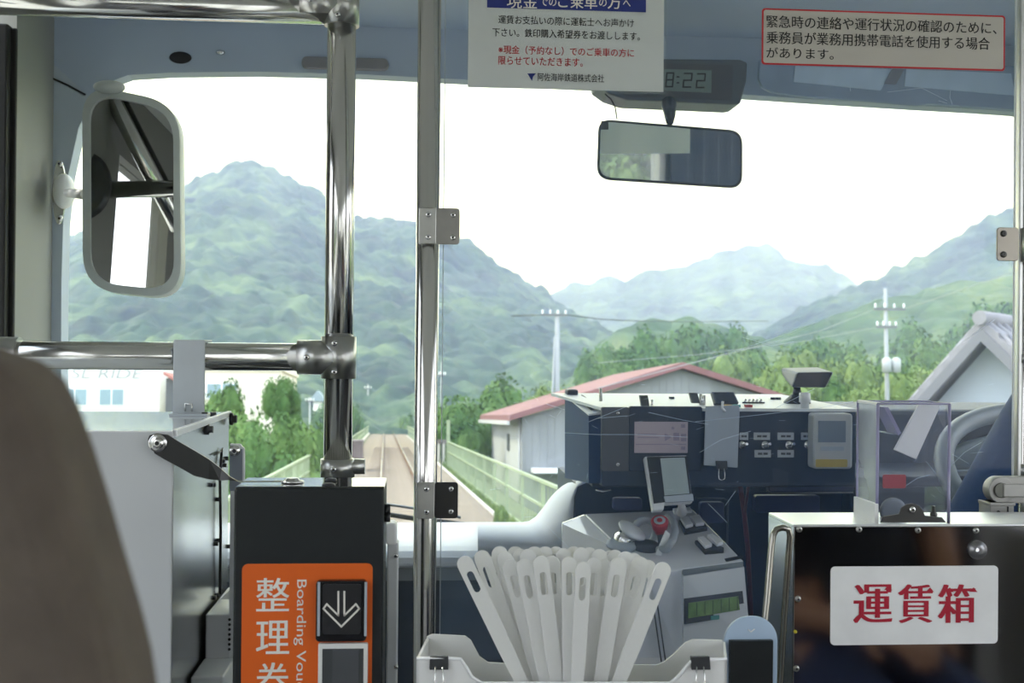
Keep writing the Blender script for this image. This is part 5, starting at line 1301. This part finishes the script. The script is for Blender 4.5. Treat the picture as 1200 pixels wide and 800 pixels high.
hill('near_slope', [(560, 492), (640, 466), (672, 440), (690, 415), (705, 400), (725, 390), (745, 384), (780, 379), (805, 378), (835, 382), (862, 388), (885, 398), (905, 397), (930, 388), (960, 380), (1000, 365), (1040, 352), (1080, 345), (1130, 335), (1200, 330), (1400, 330)],
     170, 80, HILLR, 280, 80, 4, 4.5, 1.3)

# ---- trees and bushes
def crown_mesh(name, seed, blobs, nleaf, ls, m, low=0.0):
    rnd = random.Random(seed); bm = bmesh.new(); cs = []
    for i in range(blobs):
        a = rnd.uniform(0, 6.283); rr = rnd.uniform(0, .68); z = rnd.uniform(.12, .82)
        w_ = math.sqrt(max(.1, 1-((z-.5)/.6)**2)); cs.append((Vector((rr*math.cos(a)*w_, rr*math.sin(a)*w_, z)), rnd.uniform(.17, .32)))
    for c_, r_ in cs:
        g = bmesh.ops.create_icosphere(bm, subdivisions=2, radius=r_*.86, matrix=Matrix.Translation(c_))
        for v in g['verts']: v.co += v.co.normalized()*noise.noise(v.co*9)*.05
    for i in range(nleaf):
        c_, r_ = rnd.choice(cs)
        d = Vector((rnd.gauss(0, 1), rnd.gauss(0, 1), rnd.gauss(0, 1)+.2)).normalized()
        p = c_+d*r_*rnd.uniform(.85, 1.3); s_ = ls*rnd.uniform(.6, 1.3)
        n_ = (d+Vector((rnd.uniform(-.7, .7), rnd.uniform(-.7, .7), rnd.uniform(-.4, .9)))).normalized()
        u = n_.orthogonal().normalized(); u = Matrix.Rotation(rnd.uniform(0, 6.28), 3, n_) @ u; v_ = n_.cross(u)
        vs = [bm.verts.new(p+u*s_), bm.verts.new(p+v_*s_*.5), bm.verts.new(p-u*s_), bm.verts.new(p-v_*s_*.5)]
        bm.faces.new(vs)
    me = bpy.data.meshes.new(name); bm.to_mesh(me); bm.free(); me.materials.append(m); return me
CR = {}
for k, m in (('a', LEAF1), ('b', LEAF2), ('c', LEAF3)):
    for s_ in (0, 1): CR[k+str(s_)] = crown_mesh('crown_'+k, 11+s_*7+ord(k), 24, 6500, .046, m)
trm = MB().cyl((0, 0, 0), (0, 0, .5), .045, .03, 8).cyl((0, 0, .3), (.15, .05, .6), .02, .01, 6).cyl((0, 0, .35), (-.14, -.04, .62), .02, .01, 6)
tme = bpy.data.meshes.new('trunk'); trm.b.to_mesh(tme); trm.b.free(); tme.materials.append(TREEB)
def tree(px, pyt, Y, wpx, kind, label, name='leafy_tree', zb=-4.1, group=None, rot=None):
    top = O(px, pyt, Y); h = (top.z-zb); wd = wpx/F*Y/1.5
    ch = min(h*.97, wd*2.0)
    t = bpy.data.objects.new(name, None); COL.objects.link(t)
    t.matrix_world = OUT @ Matrix.Translation((top.x, Y, zb)) @ Matrix.Rotation(random.uniform(0, 6.28) if rot is None else rot, 4, 'Z')
    t['label'] = label; t['category'] = 'bush' if 'bush' in name else 'tree'
    if group: t['group'] = group
    c_ = bpy.data.objects.new('crown', CR[kind]); COL.objects.link(c_); c_.parent = t; c_.scale = (wd, wd, ch); c_.location.z = h-ch*1.06
    k = bpy.data.objects.new('trunk', tme); COL.objects.link(k); k.parent = t; k.scale = (min(wd, 4), min(wd, 4), h*1.2)
# left group by the fence
tree(333, 440, 40, 46, 'b0', 'dark green roundish tree standing above the left fence beside the cream building')
tree(282, 468, 36, 110, 'a0', 'broad bright green tree in front of the cream building, left of the track', 'leafy_tree')
tree(255, 452, 40, 70, 'a1', 'green tree behind the rail bracket beside the cream building')
tree(345, 492, 33, 80, 'a1', 'low green tree just above the left fence beside the steel post')
tree(300, 505, 30, 90, 'b1', 'low dark leafy bush directly behind the left fence', 'leafy_bush')
tree(408, 478, 105, 36, 'b1', 'small far tree at the left end of the straight track')
tree(437, 481, 175, 18, 'b0', 'tiny far tree just left of where the track vanishes')
tree(392, 470, 120, 60, 'b0', 'far dark tree behind the steel post at the left of the track')
tree(478, 486, 130, 22, 'a1', 'tiny far bush just right of the vanishing track', 'leafy_bush')
tree(30, 470, 50, 80, 'a0', 'green tree at far left, mostly behind the white cabinet')
# right group between track and shed
tree(560, 458, 62, 90, 'a0', 'bright green tree left of the red-roofed shed, second row from the track')
tree(600, 446, 68, 90, 'a1', 'tall bright green tree just behind the left eave of the red-roofed shed')
tree(640, 452, 72, 70, 'c1', 'yellow-green tree above the roof edge of the red-roofed shed')
tree(545, 478, 58, 62, 'b1', 'dark low bush left of the shed at the end of the right fence', 'leafy_bush')
tree(556, 484, 60, 66, 'a0', 'dense creeper-covered bush between the right fence and the shed wall', 'leafy_bush')
tree(545, 505, 52, 50, 'a1', 'low creeper bush touching the middle of the right fence', 'leafy_bush')
tree(515, 478, 75, 40, 'a1', 'small green tree behind the slim steel pole')
tree(632, 606, 17, 26, 'c0', 'small yellow-green weed clump at the foot of the right fence', 'weed_bush', zb=-2.5)
tree(588, 592, 21, 22, 'c1', 'spreading weed clump at the foot of the right fence, farther down the track', 'weed_bush', zb=-2.5)
# tree line on the near slope
TL_ = [(712, 402, 100, 70, 'b0'), (742, 388, 104, 76, 'b1'), (778, 384, 108, 84, 'a0'), (815, 378, 110, 80, 'b0'), (850, 384, 112, 74, 'b1'), (700, 425, 92, 50, 'b0'), (735, 420, 90, 70, 'a1'),
       (770, 418, 92, 70, 'b0'), (812, 412, 94, 80, 'a0'), (855, 418, 92, 76, 'c0'), (885, 405, 100, 70, 'a1'), (905, 430, 80, 76, 'c1'), (935, 412, 92, 70, 'c0'), (965, 425, 84, 70, 'c1'),
       (880, 450, 72, 70, 'a0'), (925, 455, 70, 80, 'c0'), (975, 450, 70, 76, 'a1'), (1010, 425, 82, 70, 'c0'), (1015, 455, 66, 70, 'c1'), (1055, 440, 70, 80, 'c0'), (1060, 412, 84, 76, 'a0'),
       (1095, 430, 72, 76, 'c1'), (1100, 395, 94, 80, 'a1'), (1085, 455, 62, 66, 'c0'), (1140, 405, 90, 80, 'b0'), (1175, 385, 94, 90, 'a1'), (1135, 360, 120, 90, 'b1'), (1185, 350, 125, 90, 'b0'), (1000, 395, 105, 70, 'a0'), (1055, 380, 115, 80, 'b1'), (955, 395, 110, 70, 'b0'), (1210, 400, 80, 90, 'a1')]
def area(px):
    return 'above the red shed roof' if px < 870 else 'behind the dark camera head' if px < 960 else 'left of the transformer pole' if px < 1035 else 'between transformer pole and tiled house' if px < 1120 else 'above the tiled house'
TYP = {'a': 'bright green', 'b': 'dark green', 'c': 'yellow-green'}
cnt = {}
for (px, py, Y, wp_, k) in sorted(TL_, key=lambda v: (area(v[0]), v[4][0], v[0])):
    key = (area(px), k[0]); cnt.setdefault(key, []).append((px, py, Y, wp_, k))
for (ar, kk), L_ in cnt.items():
    for i, (px, py, Y, wp_, k) in enumerate(L_):
        if len(L_) == 1: pos = 'the only one'
        elif i == 0: pos = 'leftmost'
        elif i == len(L_)-1: pos = 'rightmost'
        else: pos = (wordn[i].strip()+' from the left')
        tree(px, py, Y, wp_, k, '%s tree %s, %s of that colour' % (TYP[kk], ar, pos), 'slope_tree', group='trees on the right slope')
# weeds along the fence foot
mb = MB()
rnd = random.Random(5)
for i in range(5000):
    y = 12+rnd.random()**1.6*37; x = rnd.uniform(2.34, 2.66); z = -2.25-(x-2.4)*.17; h_ = rnd.uniform(.05, .25)
    a_ = rnd.uniform(0, 3.14); dx, dy = .03*math.cos(a_), .03*math.sin(a_)
    mb.poly([Vector((x-dx, y-dy, z)), Vector((x+dx, y+dy, z)), Vector((x+rnd.uniform(-.1, .1), y+rnd.uniform(-.1, .1), z+h_))])
build('trackside_weeds', mb, LEAF3, base=(2.8, 12, -2.4), frame=OUT, kind='stuff', label='yellow-green weeds growing along the foot of the right fence', cat='weeds')

# ---- humid haze in the valley
hm = bpy.data.materials.new('valley_haze'); hm.use_nodes = True; n = hm.node_tree; n.nodes.clear()
o_ = n.nodes.new('ShaderNodeOutputMaterial'); v = n.nodes.new('ShaderNodeVolumeScatter')
v.inputs['Color'].default_value = (.35, .395, .74, 1); v.inputs['Density'].default_value = .0029; v.inputs['Anisotropy'].default_value = .2
n.links.new(v.outputs[0], o_.inputs['Volume'])
build('valley_haze', MB().box(-900, 900, 70, 1300, -4.0, 330), hm, base=(0, 70, -4), frame=OUT, kind='structure')

# ---- things beside and behind the railcar, caught by the mirrors
t = thing('concrete_building', 'pale grey building beside the track behind the railcar, seen in the rear view mirror', 'building', (-16, -22, -4.1), frame=OUT)
build('walls', MB().box(-22, -14, -40, -14, -4.1, .2), mat('pale_grey_render', (.45, .46, .45), .8, 0, .1, .4), t)
build('roof', MB().box(-22.4, -13.6, -40.4, -13.6, .2, .5), MATS['slate_blue_roof'], t)
mb = MB(); 
for i in range(6): build('window', MB().box(-14, -13.95, -38+i*4, -36+i*4, -1.5, -.2), MATS['blue_grey_pane'], t)
for i, (x, y, h, w_) in enumerate(((-9, -9, 2.2, 1.6), (-11, -16, 3.0, 2.2), (-9.5, -24, 3.0, 2.2))):
    o = bpy.data.objects.new('leafy_bush', None); COL.objects.link(o); o.matrix_world = OUT @ Matrix.Translation((x, y, -4.1))
    o['label'] = '%s green bush beside the track behind the railcar, seen in the rear view mirror' % ('nearest', 'middle', 'farthest')[i]; o['category'] = 'bush'
    c_ = bpy.data.objects.new('crown', CR['a%d' % (i % 2)]); COL.objects.link(c_); c_.parent = o; c_.scale = (w_, w_, h)
    k = bpy.data.objects.new('trunk', tme); COL.objects.link(k); k.parent = o; k.scale = (w_*.6, w_*.6, h)

cur = MB(); pts_ = [(XL+.03+.02*math.sin(i*.9), -4.4+i*.05) for i in range(50)]
for (x0_, y0_), (x1_, y1_) in zip(pts_, pts_[1:]): cur.hexa([Vector((x0_, y0_, .3)), Vector((x1_, y1_, .3)), Vector((x1_, y1_, 1.93)), Vector((x0_, y0_, 1.93))], [Vector((x0_+.004, y0_, .3)), Vector((x1_+.004, y1_, .3)), Vector((x1_+.004, y1_, 1.93)), Vector((x0_+.004, y0_, 1.93))])
build('curtain', cur, mat('navy_curtain_cloth', (.03, .045, .08), .8), label='dark navy curtain added along the rear left side to darken the rear view mirror', cat='curtain')  # added cloth that gives the mirror something dark to reflect

# slanted grab pole beside the door, seen in the cab mirror
def refl(px, py, pt, n_, d_):
    p_ = PP(px, py, pt, n_); d = ray(px, py); r = d-2*d.dot(n_)*n_; return p_+r*d_
g0, g1 = refl(126, 105, cm, nM, .64), refl(206, 262, cm, nM, .62)
dr = (g1-g0)
a_, b_ = g0-dr*.3, g1+dr*.04
gp2 = thing('door_handrail', 'slanted polished grab pole beside the door, reflected in the cab mirror', 'handrail', b_)
build('pole', MB().tube([a_, b_], .017, 20), STEEL, gp2)
build('rubber_strip', MB().tube([a_+Vector((.02, -.045, 0)), b_+Vector((.02, -.045, 0))], .006, 8), RUBBER, gp2)
gp3 = thing('round_vent', 'black round vent housing beside the door, reflected in the cab mirror', 'vent', refl(104, 215, cm, nM, .6))
q = refl(100, 218, cm, nM, .55)
build('housing', MB().lathe(q, (.3, 1, 0), [(0, .05), (.02, .06), (.03, .05)], 24), BLACKPL, gp3)
gp3.scale = (1, 1, 1.3)

# ================================================================== PEOPLE
def skin_chain(name, verts, edges, radii, m, parent, root=0, sub=2):
    me = bpy.data.meshes.new(name); me.from_pydata([Vector(v)-ORG[parent.name] for v in verts], edges, []); me.update()
    o = bpy.data.objects.new(name, me); COL.objects.link(o); o.parent = parent; ORG[o.name] = ORG[parent.name]
    sk = o.modifiers.new('skin', 'SKIN'); sk.use_smooth_shade = True
    if not me.skin_vertices: me.attributes.new('x', 'FLOAT', 'POINT')
    bm = bmesh.new(); bm.from_mesh(me); lay = bm.verts.layers.skin.verify()
    for i, v in enumerate(bm.verts):
        v[lay].radius = radii[i] if isinstance(radii[i], tuple) else (radii[i], radii[i]); v[lay].use_root = (i == root)
    bm.to_mesh(me); bm.free()
    sb_ = o.modifiers.new('sub', 'SUBSURF'); sb_.levels = sub; sb_.render_levels = sub
    me.materials.append(m); return o
SKINM = mat('warm_skin', (.50, .27, .18), .5, 0, .05, 20)
HAIR = mat('black_hair', (.02, .018, .016), .5, 0, .2, 80)
def person(name, label, base, pelvis, J, shirt_m, trouser_m, sleeve_long, face=(0, 1, 0), cap=None):
    """J: joints L/R shoulder elbow wrist hip knee ankle toe, neck, head"""
    t = thing(name, label, 'person', base)
    V = []; E_ = []; Rr = []; ix = {}
    def av(k, p, r, par=None):
        ix[k] = len(V); V.append(Vector(p)); Rr.append(r)
        if par is not None: E_.append((ix[par], ix[k]))
    pv = Vector(pelvis); nk = Vector(J['neck']); hd = Vector(J['head']); f = Vector(face).normalized()
    av('pel', pv, (.13, .11)); av('belly', pv.lerp(nk, .33), (.12, .10), 'pel'); av('chest', pv.lerp(nk, .70), (.14, .105), 'belly')
    av('upch', pv.lerp(nk, .9), (.09, .075), 'chest'); av('neck', nk, .052, 'upch'); av('jaw', nk.lerp(hd, .45)+f*.012, .062, 'neck'); av('head', hd, (.078, .092), 'jaw'); av('crown', hd+Vector((0, 0, .06))-f*.01, .068, 'head')
    for s_ in 'LR':
        sh, el, wr = (Vector(J[s_+k]) for k in ('sh', 'el', 'wr'))
        av(s_+'sh', sh, .056, 'upch'); av(s_+'ua', sh.lerp(el, .5), .046, s_+'sh'); av(s_+'el', el, .040, s_+'ua'); av(s_+'fa', el.lerp(wr, .35), .038, s_+'el'); av(s_+'wr', wr, .024, s_+'fa')
        hdn = (wr-el).normalized(); palm = wr+hdn*.055; av(s_+'palm', palm, (.036, .017), s_+'wr')
        sd_ = Vector(J.get(s_+'side', (1, 0, 0))).normalized(); dn = Vector((0, 0, -1))
        for fi, (o_, L_, r_) in enumerate(((-.028, .072, .0088), (-.009, .082, .0092), (.010, .076, .0088), (.028, .060, .008))):
            b0 = palm+hdn*.03+sd_*o_*.8; av('%sf%da' % (s_, fi), b0, r_*1.1, s_+'palm')
            b1 = b0+(hdn+dn*.35).normalized()*L_*.5+sd_*o_*.1; av('%sf%db' % (s_, fi), b1, r_, '%sf%da' % (s_, fi))
            b2 = b1+(hdn*.6+dn*.9).normalized()*L_*.45; av('%sf%dc' % (s_, fi), b2, r_*.85, '%sf%db' % (s_, fi))
        t0 = wr+hdn*.03-sd_*.034; av(s_+'t0', t0, .0125, s_+'wr'); t1 = t0+(hdn*.7-sd_*.6+dn*.2).normalized()*.034; av(s_+'t1', t1, .0105, s_+'t0'); av(s_+'t2', t1+(hdn-sd_*.1+dn*.4).normalized()*.028, .009, s_+'t1')
        hp_, kn, an, to = (Vector(J[s_+k]) for k in ('hip', 'kn', 'an', 'to'))
        av(s_+'hip', hp_, .082, 'pel'); av(s_+'th', hp_.lerp(kn, .5), .072, s_+'hip'); av(s_+'kn', kn, .054, s_+'th'); av(s_+'ca', kn.lerp(an, .4), .050, s_+'kn'); av(s_+'an', an, .033, s_+'ca'); av(s_+'to', to, (.038, .026), s_+'an')
    skin_chain('body', V, E_, Rr, SKINM, t)
    # clothes follow the same joints
    keep = ['pel', 'belly', 'chest', 'upch']
    for s_ in 'LR': keep += [s_+'sh', s_+'ua'] + ([s_+'el', s_+'fa', s_+'wr'] if sleeve_long else [])
    cv = [V[ix[k]].copy() for k in keep]; ci = {ix[k]: n_ for n_, k in enumerate(keep)}
    if sleeve_long:
        for s_ in 'LR': cv[keep.index(s_+'wr')] = V[ix[s_+'fa']].lerp(V[ix[s_+'wr']], .85)
    ce = [(ci[a], ci[b]) for a, b in E_ if a in ci and b in ci]
    cr2 = [tuple(x+.016 for x in Rr[ix[k]]) if isinstance(Rr[ix[k]], tuple) else Rr[ix[k]]+.014 for k in keep]
    skin_chain('shirt', cv, ce, cr2, shirt_m, t)
    keep = ['pel'] + [s_+k for s_ in 'LR' for k in ('hip', 'th', 'kn', 'ca', 'an')]
    cv = [V[ix[k]].copy() for k in keep]; ci = {ix[k]: n_ for n_, k in enumerate(keep)}
    ce = [(ci[a], ci[b]) for a, b in E_ if a in ci and b in ci]
    cr2 = [tuple(x+.014 for x in Rr[ix[k]]) if isinstance(Rr[ix[k]], tuple) else Rr[ix[k]]+.012 for k in keep]
    skin_chain('trousers', cv, ce, cr2, trouser_m, t)
    for s_ in 'LR':
        an, to = V[ix[s_+'an']], V[ix[s_+'to']]
        build('shoe', MB().ell(an.lerp(to, .55)+Vector((0, 0, -.02)), .048, .13, .045), BLACKPL, t)
    side_ = f.cross(Vector((0, 0, 1))).normalized()
    build('hair', MB().ell(hd+Vector((0, 0, .05))-f*.022, .092, .10, .085), HAIR, t)
    build('nose', MB().lathe(hd+f*.085+Vector((0, 0, .0)), f+Vector((0, 0, -.6)), [(0, .012), (.015, .013), (.026, .006)], 10), SKINM, t)
    for q in (-1, 1):
        build('ear', MB().ell(hd+side_*q*.088, .010, .02, .03, 12, 8), SKINM, t)
        build('eye', MB().ell(hd+side_*q*.032+f*.082+Vector((0, 0, .022)), .012, .012, .008, 12, 8), BLACKPL, t)
    build('mouth', MB().ell(hd+f*.086+Vector((0, 0, -.045)), .022, .008, .005, 12, 8), mat('lip_red', (.45, .16, .13), .5), t)
    if cap: build('cap', MB().ell(hd+Vector((0, 0, .085))-f*.01, .105, .115, .05).ell(hd+Vector((0, 0, .062))+f*.10, .075, .05, .008), cap, t)
    return t
NAVY = mat('navy_uniform_cloth', (.018, .055, .17), .75, 0, .12, 12, bump=.15, bscale=60)
DARKT = mat('dark_trouser_cloth', (.02, .025, .04), .8, 0, .1, 12)
cx = 1.10
person('driver', 'person in a navy long-sleeved uniform sitting at the steering wheel, mostly beyond the right edge', (cx, 1.5, .0), (cx, 1.52, .66),
    dict(neck=(cx, 1.545, 1.27), head=(cx, 1.56, 1.39), Lsh=(cx-.20, 1.55, 1.20), Lel=(.775, 1.63, .93), Lwr=(.92, 1.80, .84), Lside=(.6, -.3, .2),
         Rsh=(cx+.165, 1.55, 1.20), Rel=(cx+.19, 1.62, .95), Rwr=(cx+.14, 1.78, 1.02), Rside=(1, 0, 0),
         Lhip=(cx-.09, 1.56, .62), Lkn=(cx-.13, 1.93, .64), Lan=(cx-.13, 1.98, .22), Lto=(cx-.13, 2.10, .17),
         Rhip=(cx+.09, 1.56, .62), Rkn=(cx+.13, 1.93, .64), Ran=(cx+.13, 1.98, .22), Rto=(cx+.13, 2.10, .17)), NAVY, DARKT, True, cap=NAVY)
ds = thing('driver_chair', 'dark driver seat under the person in navy uniform', 'seat', (cx, 1.5, 0))
build('cushion', MB().box(cx-.22, cx+.22, 1.46, 1.86, .40, .52), DARKT, ds, bevel=.03, seg=3)
build('backrest', MB().box(cx-.20, cx+.22, 1.47, 1.515, .52, 1.12) if False else MB().box(cx-.04, cx+.22, 1.365, 1.385, .5, 1.0), DARKT, ds, bevel=.008)
build('pedestal', MB().box(cx-.12, cx+.12, 1.54, 1.78, 0, .40), BLACKPL, ds)
build('footboard', MB().box(cx-.25, cx+.25, 1.9, 2.18, 0, .10), BLACKPL, ds)
px_, py_ = 1.02, -.22
person('passenger', 'seated person in a dark top with bare forearms, reflected in the glossy fare box front', (px_, py_, 0), (px_, py_, .52),
    dict(neck=(px_, py_, 1.08), head=(px_, py_+.02, 1.21), Lsh=(px_-.19, py_, 1.0), Lel=(px_-.23, py_+.06, .66), Lwr=(px_-.06, py_+.30, .64), Lside=(.8, -.3, .2),
         Rsh=(px_+.17, py_, 1.0), Rel=(px_+.23, py_+.06, .66), Rwr=(px_+.08, py_+.30, .64), Rside=(-.8, -.3, .2),
         Lhip=(px_-.09, py_+.04, .50), Lkn=(px_-.10, py_+.45, .52), Lan=(px_-.10, py_+.48, .10), Lto=(px_-.10, py_+.60, .05),
         Rhip=(px_+.09, py_+.04, .50), Rkn=(px_+.10, py_+.45, .52), Ran=(px_+.10, py_+.48, .10), Rto=(px_+.10, py_+.60, .05)), DARKT, mat('navy_denim', (.03, .05, .12), .8), False)
ps = thing('passenger_chair', 'dark fabric seat under the passenger, behind the fare box', 'seat', (px_, py_-.1, 0))
build('cushion', MB().box(px_-.24, px_+.24, py_-.1, py_+.34, .30, .41), SEATF, ps, bevel=.03, seg=3)
build('backrest', MB().box(px_-.30, px_+.42, py_-.26, py_-.16, .35, 1.2), DARKT, ps, bevel=.03, seg=3)  # made extra wide and dark to darken the reflection in the fare box
build('pedestal', MB().box(px_-.12, px_+.12, py_-.04, py_+.2, 0, .30), BLACKPL, ps)
